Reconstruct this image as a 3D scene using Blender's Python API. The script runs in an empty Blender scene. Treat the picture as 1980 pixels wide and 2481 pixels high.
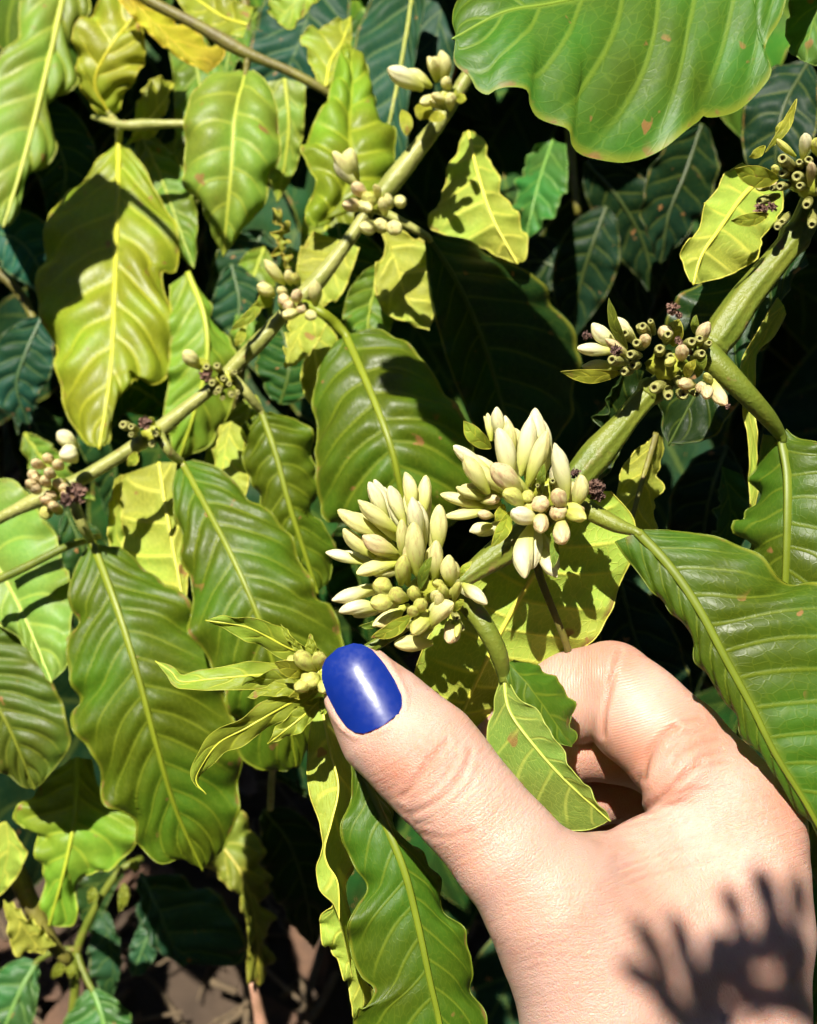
import bpy, math, random
import numpy as np
from mathutils import Matrix, Vector

random.seed(7); RNG = np.random.default_rng(7)
SC = bpy.context.scene
COL = SC.collection

# ------------------------------------------------------------------ camera, sky, sun, exposure
PITCH = math.radians(35.0)
CAM = np.array((0.0, 0.0, 0.95))
FPX = 3047.0                                   # focal length in photograph pixels (photo is 1980 x 2481)
R_C = np.array(((1, 0, 0),
                (0, math.sin(PITCH), -math.cos(PITCH)),
                (0, math.cos(PITCH), math.sin(PITCH))), float)   # camera axes as columns: right, up, back
cd = bpy.data.cameras.new('camera'); cam = bpy.data.objects.new('camera', cd); COL.objects.link(cam)
cam.location = CAM; cam.rotation_euler = (math.pi/2 - PITCH, 0, 0)
cd.sensor_fit = 'HORIZONTAL'; cd.sensor_width = 36.0; cd.lens = 36.0*FPX/1980.0
cd.clip_start = 0.005; cd.clip_end = 200.0
cd.dof.use_dof = True; cd.dof.focus_distance = 0.192; cd.dof.aperture_fstop = cd.lens/1.15
SC.camera = cam

S_CAM = np.array((-0.17, 0.60, 0.78)); S_CAM /= np.linalg.norm(S_CAM)
S_W = R_C @ S_CAM
SUN_EL = math.asin(S_W[2]); SUN_AZ = math.atan2(S_W[0], S_W[1])
world = bpy.data.worlds.new('World'); SC.world = world; world.use_nodes = True
wn = world.node_tree; wn.nodes.clear()
sky = wn.nodes.new('ShaderNodeTexSky'); sky.sky_type = 'NISHITA'; sky.sun_disc = False
sky.altitude = 1500.0; sky.air_density = 0.6; sky.dust_density = 0.4
sky.sun_elevation = SUN_EL; sky.sun_rotation = SUN_AZ
bgn = wn.nodes.new('ShaderNodeBackground'); bgn.inputs['Strength'].default_value = 0.072
won = wn.nodes.new('ShaderNodeOutputWorld')
wn.links.new(sky.outputs[0], bgn.inputs['Color']); wn.links.new(bgn.outputs[0], won.inputs['Surface'])
sl = bpy.data.lights.new('sun', 'SUN'); sl.energy = 5.0; sl.angle = math.radians(0.53); sl.color = (1.0, 0.95, 0.85)
sun = bpy.data.objects.new('sun', sl); COL.objects.link(sun)
sun.rotation_euler = Vector(S_W).to_track_quat('Z', 'Y').to_euler(); sun.location = (0, -2, 4)
SC.view_settings.view_transform = 'Standard'; SC.view_settings.look = 'None'
SC.view_settings.gamma = 1.0; SC.view_settings.exposure = 0.98
SC.render.engine = 'CYCLES'
SC.cycles.max_bounces = 4; SC.cycles.diffuse_bounces = 3; SC.cycles.glossy_bounces = 2; SC.cycles.transmission_bounces = 3; SC.cycles.transparent_max_bounces = 4
SC.cycles.use_denoising = True; SC.cycles.use_adaptive_sampling = True; SC.cycles.adaptive_threshold = 0.04; SC.cycles.adaptive_min_samples = 12
SC.cycles.sample_clamp_indirect = 4.0

# ------------------------------------------------------------------ helpers
def c2w(v):
    """camera-space metres -> world"""
    return np.asarray(v, float) @ R_C.T + CAM
def atc(x, y, d):
    x = np.asarray(x, float); y = np.asarray(y, float); d = np.asarray(d, float)
    return np.stack(np.broadcast_arrays((x-990.0)*d/FPX, (1240.5-y)*d/FPX, -d), -1)
def at(x, y, d): return c2w(atc(x, y, d))
def pm(px, d): return px*d/FPX                     # a size in photograph pixels at depth d, in metres

def spline(pts, n, closed=False):
    """Catmull-Rom through pts (k, m), resampled to n points, even in chord length"""
    P = np.asarray(pts, float)
    if len(P) == 2:
        t = np.linspace(0, 1, n)[:, None]; return P[0]*(1-t)+P[1]*t
    E = np.vstack((2*P[0]-P[1], P, 2*P[-1]-P[-2])); out = []
    for i in range(len(P)-1):
        a, b, c, d = E[i:i+4]; t = np.linspace(0, 1, 24, endpoint=False)[:, None]
        out.append(0.5*((2*b)+(-a+c)*t+(2*a-5*b+4*c-d)*t*t+(-a+3*b-3*c+d)*t**3))
    out.append(P[-1:]); Q = np.vstack(out)
    s = np.r_[0, np.cumsum(np.linalg.norm(np.diff(Q[:, :2], axis=0), axis=1))]
    u = np.linspace(0, s[-1], n)
    return np.stack([np.interp(u, s, Q[:, k]) for k in range(Q.shape[1])], -1)

def mesh_np(name, V, F, mats, midx=None, uv=None, smooth=True, attrs=None):
    """V (n,3), F list of arrays of equal-length faces"""
    me = bpy.data.meshes.new(name)
    Fs = [np.asarray(f, np.int32) for f in F if len(f)]
    nl = sum(f.size for f in Fs); npoly = sum(len(f) for f in Fs)
    me.vertices.add(len(V)); me.vertices.foreach_set('co', np.asarray(V, np.float32).ravel())
    me.loops.add(nl); me.polygons.add(npoly)
    li = np.concatenate([f.ravel() for f in Fs]); me.loops.foreach_set('vertex_index', li)
    tot = np.concatenate([np.full(len(f), f.shape[1], np.int32) for f in Fs])
    st = np.r_[0, np.cumsum(tot)[:-1]].astype(np.int32)
    me.polygons.foreach_set('loop_start', st); me.polygons.foreach_set('loop_total', tot)
    for m in mats: me.materials.append(m)
    if midx is not None: me.polygons.foreach_set('material_index', np.asarray(midx, np.int32))
    me.polygons.foreach_set('use_smooth', np.full(npoly, smooth))
    me.update(calc_edges=True)
    for nm, arr in (uv or {}).items():
        l = me.uv_layers.new(name=nm); l.data.foreach_set('uv', np.asarray(arr, np.float32).ravel())
    for nm, arr in (attrs or {}).items():
        a = me.attributes.new(nm, 'FLOAT', 'POINT'); a.data.foreach_set('value', np.asarray(arr, np.float32))
    me.validate(); return me

def link(name, me, parent=None, color=None):
    o = bpy.data.objects.new(name, me); COL.objects.link(o)
    if parent is not None: o.parent = parent
    if color is not None: o.color = (*color, 1.0)
    return o

ORIGIN = {}
def thing(name, label, cat, loc, group=None):
    o = bpy.data.objects.new(name, None); COL.objects.link(o); o.location = loc; o.empty_display_size = 0.01
    o['label'] = label; o['category'] = cat
    if group: o['group'] = group
    ORIGIN[o.name] = np.asarray(loc, float)
    return o
def org(o):
    while o.parent is not None: o = o.parent
    return ORIGIN.get(o.name, np.zeros(3))

def tube_geo(P, r, n=10, ridge=0.0, nridge=0, cap=True, flat=None):
    P = np.asarray(P, float); r = np.broadcast_to(np.asarray(r, float), (len(P),))
    T = np.gradient(P, axis=0); T /= np.linalg.norm(T, axis=1)[:, None]+1e-12
    ref = R_C[:, 2]                                     # start frame facing the viewer's side
    N = np.zeros_like(P); nn = ref-T[0]*np.dot(ref, T[0])
    if np.linalg.norm(nn) < 1e-3: nn = R_C[:, 1]-T[0]*np.dot(R_C[:, 1], T[0])
    nn /= np.linalg.norm(nn)
    for i in range(len(P)):
        nn = nn-T[i]*np.dot(nn, T[i]); nn /= np.linalg.norm(nn)+1e-12; N[i] = nn
    B = np.cross(T, N); a = np.linspace(0, 2*np.pi, n, endpoint=False)
    k = 1+ridge*np.cos(nridge*a) if nridge else np.ones(n)
    fl = 1.0 if flat is None else flat
    V = P[:, None]+r[:, None, None]*(N[:, None]*(np.cos(a)*k*fl)[None, :, None]+B[:, None]*(np.sin(a)*k)[None, :, None])
    m = len(P); idx = np.arange(m*n).reshape(m, n)
    q = np.stack((idx[:-1], np.roll(idx, -1, 1)[:-1], np.roll(idx, -1, 1)[1:], idx[1:]), -1).reshape(-1, 4)
    V = V.reshape(-1, 3); tri = np.zeros((0, 3), int)
    if cap:
        V = np.vstack((V, P[:1], P[-1:])); c0, c1 = m*n, m*n+1
        i0 = idx[0]; i1 = idx[-1]
        tri = np.vstack((np.stack((np.roll(i0, -1), i0, np.full(n, c0)), -1), np.stack((i1, np.roll(i1, -1), np.full(n, c1)), -1)))
    return V, q, tri

def tube(name, parent, pts, rad, mat, n=10, steps=24, color=None, **kw):
    """pts: (x, y, depth) in photograph pixels + metres; rad in photograph pixels"""
    pts = np.asarray(pts, float); Q = spline(pts, steps)
    rr = np.interp(np.linspace(0, 1, steps), np.linspace(0, 1, len(rad)), rad)
    P = at(Q[:, 0], Q[:, 1], Q[:, 2]); V, q, t = tube_geo(P, rr*Q[:, 2]/FPX, n, **kw)
    return link(name, mesh_np(name, V-org(parent), [q, t], [mat]), parent, color)

# ------------------------------------------------------------------ materials
class NT:
    def __init__(self, name):
        self.m = bpy.data.materials.new(name); self.m.use_nodes = True
        self.t = self.m.node_tree; self.t.nodes.clear()
        self.out = self.n('ShaderNodeOutputMaterial')
    def n(self, typ, **kw):
        x = self.t.nodes.new(typ)
        for k, v in kw.items(): setattr(x, k, v)
        return x
    def l(self, a, b): self.t.links.new(a, b)
    def set(self, sock, v):
        if hasattr(v, 'is_output'): self.l(v, sock)
        else: sock.default_value = v
    def math(self, op, a, b=None, c=None, clamp=False):
        x = self.n('ShaderNodeMath', operation=op, use_clamp=clamp)
        for i, v in enumerate((a, b, c)):
            if v is not None: self.set(x.inputs[i], v)
        return x.outputs[0]
    def ramp(self, v, lo, hi, a=0.0, b=1.0):
        x = self.n('ShaderNodeMapRange', interpolation_type='SMOOTHSTEP')
        self.set(x.inputs[0], v)
        for i, q in enumerate((lo, hi, a, b)): self.set(x.inputs[1+i], q)
        return x.outputs[0]
    def mix(self, f, a, b, blend='MIX'):
        x = self.n('ShaderNodeMix', data_type='RGBA', blend_type=blend)
        self.set(x.inputs[0], f)
        self.set(x.inputs[6], a if hasattr(a, 'is_output') else (*a, 1)); self.set(x.inputs[7], b if hasattr(b, 'is_output') else (*b, 1))
        return x.outputs[2]
    def noise(self, vec, scale, detail=2.0, rough=0.5):
        x = self.n('ShaderNodeTexNoise'); x.inputs['Scale'].default_value = scale
        x.inputs['Detail'].default_value = detail; x.inputs['Roughness'].default_value = rough
        if vec is not None: self.l(vec, x.inputs['Vector'])
        return x.outputs[0]
    def bump(self, h, strength, dist, prev=None):
        x = self.n('ShaderNodeBump'); x.inputs['Strength'].default_value = strength; x.inputs['Distance'].default_value = dist
        self.l(h, x.inputs['Height'])
        if prev is not None: self.l(prev, x.inputs['Normal'])
        return x.outputs[0]
    def obj(self): return self.n('ShaderNodeTexCoord').outputs['Object']
    def pr(self, **kw):
        p = self.n('ShaderNodeBsdfPrincipled')
        for k, v in kw.items(): self.set(p.inputs[k.replace('_', ' ')], v)
        return p
    def done(self, sh): self.l(sh, self.out.inputs['Surface']); return self.m

def leaf_mat(name, upper, far=False):
    t = NT(name); co = t.obj()
    oi = t.n('ShaderNodeObjectInfo'); tint = oi.outputs['Color']; rnd = oi.outputs['Random']
    uvn = t.n('ShaderNodeUVMap', uv_map='vein'); sx = t.n('ShaderNodeSeparateXYZ'); t.l(uvn.outputs[0], sx.inputs[0])
    ph, lam = sx.outputs[0], sx.outputs[1]
    ph2 = ph
    dv = t.math('ABSOLUTE', t.math('SUBTRACT', t.math('FRACT', t.math('ADD', ph2, 0.5)), 0.5))   # 0 on a side vein
    vein = t.ramp(dv, 0.008, 0.10, 1.0, 0.0)
    vein = t.math('MULTIPLY', vein, t.ramp(lam, 0.55, 0.97, 1.0, 0.15))
    midr = t.ramp(lam, 0.012, 0.06, 1.0, 0.0)
    veins = t.math('MAXIMUM', vein, midr)
    # small net between the side veins
    cv = t.n('ShaderNodeCombineXYZ'); t.l(t.math('MULTIPLY', ph2, 3.2), cv.inputs[0]); t.l(t.math('MULTIPLY', lam, 14.0), cv.inputs[1])
    t.l(t.math('MULTIPLY', rnd, 37.0), cv.inputs[2])
    vo = t.n('ShaderNodeTexVoronoi', feature='DISTANCE_TO_EDGE'); vo.inputs['Scale'].default_value = 1.0; t.l(cv.outputs[0], vo.inputs['Vector'])
    net = t.ramp(vo.outputs[0], 0.0, 0.09, 1.0, 0.0)
    n1 = t.noise(co, 38, 2.0, 0.6); n2 = t.noise(co, 700, 2.0, 0.6)
    hsv = t.n('ShaderNodeHueSaturation'); t.l(tint, hsv.inputs['Color'])
    t.l(t.ramp(n1, 0.32, 0.68, 0.488, 0.535), hsv.inputs['Hue']); t.l(t.ramp(n1, 0.25, 0.75, 0.72, 1.28), hsv.inputs['Value'])
    col = hsv.outputs[0]
    col = t.mix(t.ramp(n2, 0.35, 0.7, 0.0, 0.22), col, t.mix(1.0, col, (0.55, 0.62, 0.5), 'MULTIPLY'))
    vc = t.mix(0.25 if upper else 0.4, t.mix(1.0, tint, (2.3, 1.9, 1.8), 'MULTIPLY'), (0.36, 0.38, 0.04) if upper else (0.50, 0.50, 0.10))
    col = t.mix(t.math('MULTIPLY', net, 0.13 if upper else 0.22), col, vc)
    col = t.mix(t.math('MULTIPLY', veins, 0.42 if upper else 0.5), col, vc)
    # yellowing towards the margin, brown specks
    col = t.mix(t.ramp(lam, 0.93, 1.0, 0.0, 0.5), col, (0.33, 0.32, 0.03))
    sp = t.noise(co, 230, 2.0, 0.5)
    col = t.mix(t.math('MULTIPLY', t.ramp(lam, 0.90, 0.99), t.ramp(sp, 0.55, 0.66, 0, 0.8)), col, (0.22, 0.12, 0.04))
    off = t.n('ShaderNodeVectorMath', operation='ADD'); t.l(co, off.inputs[0]); t.l(rnd, off.inputs[1])
    sp2 = t.noise(off.outputs[0], 90, 1.0, 0.4)
    spot = t.math('MULTIPLY', t.ramp(sp, 0.67, 0.71), t.ramp(sp2, 0.48, 0.60))
    col = t.mix(t.math('MULTIPLY', spot, 0.8), col, (0.30, 0.14, 0.05))
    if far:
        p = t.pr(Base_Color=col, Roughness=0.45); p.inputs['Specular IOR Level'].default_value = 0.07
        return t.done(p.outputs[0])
    h = t.math('ADD', t.math('MULTIPLY', n2, 0.35), t.math('MULTIPLY', net, -0.10 if upper else 0.4))
    h = t.math('ADD', h, t.math('MULTIPLY', veins, -0.45 if upper else 0.9))
    nb = t.bump(h, 0.55, 0.00028)
    p = t.pr(Base_Color=col, Roughness=t.ramp(n1, 0.3, 0.7, 0.38, 0.52) if upper else 0.55, Normal=nb)
    p.inputs['Specular IOR Level'].default_value = 0.30 if upper else 0.22
    tr = t.n('ShaderNodeBsdfTranslucent')
    t.l(t.mix(1.0, col, (1.7, 1.5, 0.5), 'MULTIPLY'), tr.inputs['Color'])
    mx = t.n('ShaderNodeMixShader'); mx.inputs[0].default_value = 0.26 if upper else 0.30
    t.l(p.outputs[0], mx.inputs[1]); t.l(tr.outputs[0], mx.inputs[2])
    return t.done(mx.outputs[0])

def stalk_mat(name, base, var, rough=0.42, fine=900, bs=0.7):
    t = NT(name); co = t.obj()
    n1 = t.noise(co, 120, 4, 0.6); n2 = t.noise(co, fine, 3, 0.6)
    col = t.mix(t.ramp(n1, 0.3, 0.7), base, var)
    col = t.mix(t.ramp(n2, 0.55, 0.75, 0, 0.35), col, tuple(min(1, c*1.6+0.02) for c in base))
    sp = t.ramp(t.noise(co, 330, 2, 0.5), 0.64, 0.72, 0, 0.7)
    col = t.mix(sp, col, (0.22, 0.13, 0.05))
    cork = t.ramp(t.noise(co, 75, 4, 0.7), 0.60, 0.70, 0, 0.45); col = t.mix(cork, col, (0.24, 0.17, 0.06))
    p = t.pr(Base_Color=col, Roughness=rough, Normal=t.bump(n2, bs, 0.00035)); p.inputs['Specular IOR Level'].default_value = 0.4
    return t.done(p.outputs[0])

def bud_mat(name, tip, base, blem, amount):
    t = NT(name); co = t.obj(); tc = t.n('ShaderNodeTexCoord')
    oi = t.n('ShaderNodeObjectInfo')
    sx = t.n('ShaderNodeSeparateXYZ'); t.l(tc.outputs['Object'], sx.inputs[0]); z = sx.outputs[2]      # bud mesh runs z = 0..1
    off = t.n('ShaderNodeVectorMath', operation='MULTIPLY_ADD'); t.l(co, off.inputs[0]); off.inputs[1].default_value = (1.6, 1.6, 2.2)
    cr = t.n('ShaderNodeCombineXYZ'); t.l(t.math('MULTIPLY', oi.outputs['Random'], 50.0), cr.inputs[0]); t.l(cr.outputs[0], off.inputs[2])
    n1 = t.noise(off.outputs[0], 1.6, 3, 0.6); n2 = t.noise(off.outputs[0], 14, 3, 0.6)
    col = t.mix(t.ramp(z, 0.05, 0.75), base, tip)
    col = t.mix(t.math('MULTIPLY', oi.outputs['Random'], 0.45), col, t.mix(1.0, col, (0.92, 0.95, 0.72), 'MULTIPLY'))
    bl = t.math('MULTIPLY', t.ramp(t.math('ADD', n1, t.math('MULTIPLY', z, 0.22)), 0.62, 0.82), amount)
    col = t.mix(bl, col, blem)
    col = t.mix(t.ramp(n2, 0.66, 0.74, 0, 0.4), col, (0.26, 0.14, 0.05))
    p = t.pr(Base_Color=col, Roughness=0.42, Normal=t.bump(n2, 0.25, 0.0004))
    tr = t.n('ShaderNodeBsdfTranslucent'); t.l(col, tr.inputs['Color'])
    mx = t.n('ShaderNodeMixShader'); mx.inputs[0].default_value = 0.28
    t.l(p.outputs[0], mx.inputs[1]); t.l(tr.outputs[0], mx.inputs[2])
    return t.done(mx.outputs[0])

def tinted_mat(name, yel, f, k):
    t = NT(name); co = t.obj(); oi = t.n('ShaderNodeObjectInfo'); n1 = t.noise(co, 140, 3, 0.6)
    col = t.mix(f, t.mix(1.0, oi.outputs['Color'], k, 'MULTIPLY'), yel)
    col = t.mix(t.ramp(n1, 0.35, 0.7, 0.0, 0.4), col, t.mix(1.0, col, (0.6, 0.62, 0.5), 'MULTIPLY'))
    p = t.pr(Base_Color=col, Roughness=0.45, Normal=t.bump(n1, 0.3, 0.0003)); p.inputs['Specular IOR Level'].default_value = 0.35
    return t.done(p.outputs[0])

M_UP = leaf_mat('leaf_upper_side', True)
M_UN = leaf_mat('leaf_under_side', False)
M_FAR = leaf_mat('leaf_inner', True, True)
M_RIM = tinted_mat('leaf_margin', (0.36, 0.35, 0.035), 0.05, (1.5, 1.28, 1.4))
M_RIB = tinted_mat('leaf_rib', (0.36, 0.37, 0.035), 0.10, (1.95, 1.6, 1.5))
M_RIB2 = tinted_mat('green_leaf_rib', (0.24, 0.27, 0.025), 0.12, (1.75, 1.4, 1.4))
M_STEM = stalk_mat('green_stem', (0.095, 0.135, 0.012), (0.17, 0.19, 0.022), 0.46, fine=1500, bs=0.5)
M_PALE = stalk_mat('pale_stem', (0.34, 0.34, 0.10), (0.22, 0.24, 0.05), 0.4)
M_TWIG = stalk_mat('brown_green_twig', (0.17, 0.16, 0.02), (0.12, 0.10, 0.03), 0.5)
M_BUD = bud_mat('cream_bud', (0.86, 0.82, 0.37), (0.54, 0.58, 0.075), (0.58, 0.40, 0.17), 0.5)
M_BUDW = bud_mat('white_bud', (0.92, 0.88, 0.56), (0.62, 0.64, 0.13), (0.62, 0.42, 0.25), 0.4)
M_BUDY = bud_mat('yellow_green_bud', (0.68, 0.69, 0.18), (0.43, 0.47, 0.05), (0.48, 0.34, 0.11), 0.6)
M_BUDP = bud_mat('pinkish_bud', (0.82, 0.69, 0.38), (0.58, 0.58, 0.12), (0.58, 0.34, 0.20), 0.7)
M_BRACT = stalk_mat('bract_green', (0.26, 0.29, 0.03), (0.36, 0.37, 0.04), 0.42)
M_FRUIT = stalk_mat('fruitlet_green', (0.26, 0.27, 0.045), (0.36, 0.34, 0.09), 0.4)
M_FRING = stalk_mat('fruitlet_ring', (0.50, 0.47, 0.15), (0.42, 0.42, 0.12), 0.45)
M_HOLE = stalk_mat('fruitlet_scar', (0.13, 0.09, 0.03), (0.2, 0.13, 0.04), 0.7)
M_DRY = stalk_mat('withered_brown', (0.16, 0.085, 0.05), (0.09, 0.05, 0.04), 0.8)
M_DRYP = stalk_mat('withered_purple', (0.22, 0.12, 0.08), (0.10, 0.055, 0.045), 0.75)

# ------------------------------------------------------------------ leaves
def ss(a, b, x):
    t = np.clip((x-a)/(b-a), 0, 1); return t*t*(3-2*t)

def outline(mid, W, skewl=1.0, skewr=1.0, k=0.85, n=9, base=0.03):
    """edge polylines for a plain coffee-leaf outline round a midrib, W = half width in photograph pixels"""
    Q = spline(np.asarray(mid, float), n*3); T = np.gradient(Q, axis=0); T /= np.linalg.norm(T, axis=1)[:, None]+1e-9
    N = np.stack((T[:, 1], -T[:, 0]), -1); t = np.linspace(0, 1, n*3)
    w = np.sin(np.pi*np.clip(t, 0, 1)**k)**0.8*(1-0.25*ss(0.75, 1, t)) + base*(1-t)
    w[-1] = 0.0
    wl = w*W*skewl; wr = w*W*skewr
    return (Q+N*wl[:, None]), (Q-N*wr[:, None])

def leaf(parent, mid, left, right, d, dl=0.0, dr=0.0, col=(0.08, 0.14, 0.012), under=False, n=9, corr=0.0007, wave=0.0012,
         bulge=0.0, slant=1.0, nu=9, per=7, rim=2.2, rib=(7, 2), petiole=None, pet_r=(11, 9), pet_mat=None, name='leaf', wf=4.0, ribmat=None, seed=None, mat=None):
    """one leaf: midrib and both edges are polylines (photograph pixels) at depth d (list along the leaf); dl / dr set the
    edges nearer (-) or farther (+) than the midrib. Children: midrib and petiole."""
    r = np.random.default_rng(seed if seed is not None else int(abs(mid[0][0])*7+abs(mid[0][1])*13+len(mid)))
    nv = max(24, int(n*per)); t = np.linspace(0, 1, nv)
    m2, l2, r2 = (spline(np.asarray(a, float), nv) for a in (mid, left, right))
    dd = np.interp(t, np.linspace(0, 1, len(d)), d) if len(d) < 3 else spline(np.stack((np.linspace(0, 1, len(d)), d), -1), nv)[:, 1]
    sh = 1-(2*t-1)**4
    # the last stretch converges into the tip
    e = ss(0.965, 1.0, t)[:, None]; l2 = l2*(1-e)+m2*e; r2 = r2*(1-e)+m2*e
    C = at(m2[:, 0], m2[:, 1], dd); A = at(l2[:, 0], l2[:, 1], dd+dl*sh); B = at(r2[:, 0], r2[:, 1], dd+dr*sh)
    u = np.r_[-(1-np.linspace(0, 1, nu, endpoint=False)**1.0), np.linspace(0, 1, nu+1)]
    # finer near the margin and the rib
    lam = np.abs(u)
    G = np.where((u < 0)[None, :, None], C[:, None]*(1-lam)[None, :, None]+A[:, None]*lam[None, :, None],
                 C[:, None]*(1-lam)[None, :, None]+B[:, None]*lam[None, :, None])
    du = np.gradient(G, axis=1); dt = np.gradient(G, axis=0); N = np.cross(du, dt)
    N /= np.linalg.norm(N, axis=2)[:, :, None]+1e-12
    view = CAM-G; s = np.sign((N*view).sum(2)); s[s == 0] = 1
    N *= np.sign(s.sum()) if s.sum() else 1
    L = lam[None, :]; T = t[:, None]; side = (u < 0)[None, :]
    ph = (T-slant*(0.10*L+0.07*L*L))*n+0.05*np.sin(T*23+L*3+r.random()*6)
    phs = np.where(side, ph, ph+0.4)
    p1, p2, p3 = r.random(3)*6.28
    jit = 0.25*np.sin(phs*1.3+p1)
    pil = np.abs(np.sin(np.pi*phs))**0.9
    env = ss(0.0, 0.15, L)*(1-0.75*ss(0.75, 1.0, L))*ss(0, 0.08, T)*(1-ss(0.9, 1, T))
    h = 0.7*corr*(pil-0.45)*env*(1+jit)*(-1 if under else 1)
    h = h+bulge*4*L*(1-L)*sh[:, None]
    wv = np.sin(6.283*wf*T+np.where(side, p1, p2))+0.6*np.sin(6.283*wf*1.83*T+np.where(side, p2, p3))+0.2*np.sin(6.283*wf*3.1*T+p3)
    h = h+wave*L**2.6*wv*sh[:, None]
    G = G+N*h[:, :, None]
    nuu = len(u); idx = np.arange(nv*nuu).reshape(nv, nuu)
    q = np.stack((idx[:-1, :-1], idx[:-1, 1:], idx[1:, 1:], idx[1:, :-1]), -1)
    # per-corner uv: x = vein phase, y = distance from the midrib
    colside = (u[:-1] < 0)                       # face columns left of the midrib
    corn = [(0, 0), (0, 1), (1, 1), (1, 0)]; UV = np.zeros((nv-1, nuu-1, 4, 2))
    for k, (a, b) in enumerate(corn):
        pk = ph[a:nv-1+a, b:nuu-1+b]
        UV[:, :, k, 0] = np.where(colside[None, :], pk, pk+0.4)
        UV[:, :, k, 1] = lam[None, b:nuu-1+b]
    V = [G.reshape(-1, 3)]; F4 = [q.reshape(-1, 4)]; uvs = [UV.reshape(-1, 2)]; mi = [np.zeros(len(F4[0]), int)]; F3 = []
    base = nv*nuu
    if rim > 0:                                   # the thickened yellowish margin
        for e in (G[:, 0], G[:, -1]):
            rr = pm(rim, dd)*(0.55+0.4*r.random(nv))*(1-0.5*ss(0.9, 1, t))
            tv, tq, tt = tube_geo(e, rr, 5, cap=False)
            V.append(tv); F4.append(tq+base); base += len(tv)
            uvs.append(np.tile((0.5, 0.5), (len(tq)*4, 1))); mi.append(np.ones(len(tq), int))
    me = mesh_np(name, np.vstack(V)-org(parent), [np.vstack(F4)], [mat or (M_UN if under else M_UP), M_RIM], np.concatenate(mi), {'vein': np.vstack(uvs)})
    o = link(name, me, parent, col)
    if rib:
        Pc = G[:, nu]+N[:, nu]*(pm(rib[0]*0.25, dd)*np.linspace(1, 0.3, nv))[:, None]
        rr = pm(np.linspace(rib[0], rib[1], nv)*0.85, dd)
        tv, tq, tt = tube_geo(Pc, rr, 8, flat=0.42)
        link('midrib', mesh_np('midrib', tv-org(parent), [tq, tt], [ribmat or M_RIB]), o, col)
    if petiole is not None:
        pts = [tuple(p) if len(p) == 3 else (p[0], p[1], d[0]) for p in petiole]+[(mid[0][0], mid[0][1], d[0]), (m2[2][0], m2[2][1], dd[2])]
        tube('petiole', o, pts, pet_r, pet_mat or M_STEM, 10, 20, color=col)
    return o

def auto_leaf(parent, mid, W, d, roll=0.0, **kw):
    """plain leaf; roll tips one side nearer and the other farther"""
    l, r = outline(mid, W, kw.pop('sl', 1.0), kw.pop('sr', 1.0), kw.pop('k', 0.85))
    w = pm(W, float(np.mean(d)))
    kw.setdefault('dl', w*math.sin(roll)); kw.setdefault('dr', -w*math.sin(roll))
    return leaf(parent, mid, l, r, d, **kw)
# ------------------------------------------------------------------ buds, fruitlets, clusters (meshes shared between alike pieces)
def bud_mesh(name, mat, bend, blunt, twist, seed):
    """a closed coffee bud, z from 0 (stalk end) to 1 (tip), largest radius 1"""
    r = np.random.default_rng(seed); nz, na = 15, 30
    z = np.r_[np.linspace(0, 0.85, 10), np.linspace(0.9, 1.0, 5)]
    prof = np.interp(z, [0, 0.08, 0.25, 0.45, 0.62, 0.80, 0.92, 0.975, 1.0],
                     [0.34, 0.44, 0.74, 0.95, 1.0, 0.82, 0.58*blunt, 0.34*blunt, 0.05])
    a = np.linspace(0, 2*np.pi, na, endpoint=False)
    V = np.zeros((nz, na, 3))
    for i in range(nz):
        dl_ = np.abs(((a+twist*z[i]) % (2*np.pi/5))-np.pi/5)/(np.pi/5); lob = 1-0.15*ss(0.55, 1.0, dl_)*ss(0.15, 0.6, z[i])+0.05*np.cos(2*a+0.3*i*0.2)
        V[i, :, 0] = prof[i]*lob*np.cos(a)+bend*math.sin(math.pi*z[i]*0.8); V[i, :, 1] = prof[i]*lob*np.sin(a); V[i, :, 2] = z[i]
    idx = np.arange(nz*na).reshape(nz, na)
    q = np.stack((idx[:-1], np.roll(idx, -1, 1)[:-1], np.roll(idx, -1, 1)[1:], idx[1:]), -1).reshape(-1, 4)
    V = np.vstack((V.reshape(-1, 3), [[0, 0, 0]], [[V[-1, :, 0].mean(), 0, 1.01]]))
    t = np.vstack((np.stack((np.roll(idx[0], -1), idx[0], np.full(na, nz*na)), -1), np.stack((idx[-1], np.roll(idx[-1], -1), np.full(na, nz*na+1)), -1)))
    return mesh_np(name, V, [q, t], [mat])

BUDS = {}
for key, mt in (('c', M_BUD), ('w', M_BUDW), ('y', M_BUDY), ('p', M_BUDP)):
    BUDS[key] = [bud_mesh('bud_'+key, mt, b, bl, tw, s) for b, bl, tw, s in ((0.0, 0.85, 1.2, 1), (0.45, 0.75, 1.6, 2), (-0.5, 0.9, 0.9, 3), (0.25, 0.65, 2.0, 4), (0.7, 0.8, 1.4, 5))]

def fruit_mesh():
    """green ovary with a pale collar and a dark scar, z 0..1"""
    prof = [(0, 0.55), (0.25, 0.8), (0.6, 0.95), (0.78, 0.92), (0.80, 0.78), (0.84, 0.78), (0.86, 0.88), (0.97, 0.80), (1.0, 0.62), (1.0, 0.24), (0.93, 0.20), (0.93, 0.001)]
    mats = [0, 0, 0, 0, 0, 0, 1, 1, 1, 2, 2]
    na = 14; a = np.linspace(0, 2*np.pi, na, endpoint=False)
    V = np.array([[(r*math.cos(x), r*math.sin(x), z) for x in a] for z, r in prof]); nz = len(prof)
    idx = np.arange(nz*na).reshape(nz, na)
    q = np.stack((idx[:-1], np.roll(idx, -1, 1)[:-1], np.roll(idx, -1, 1)[1:], idx[1:]), -1).reshape(-1, 4)
    return mesh_np('fruitlet', V.reshape(-1, 3), [q], [M_FRUIT, M_FRING, M_HOLE], np.repeat(mats, na))
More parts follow.
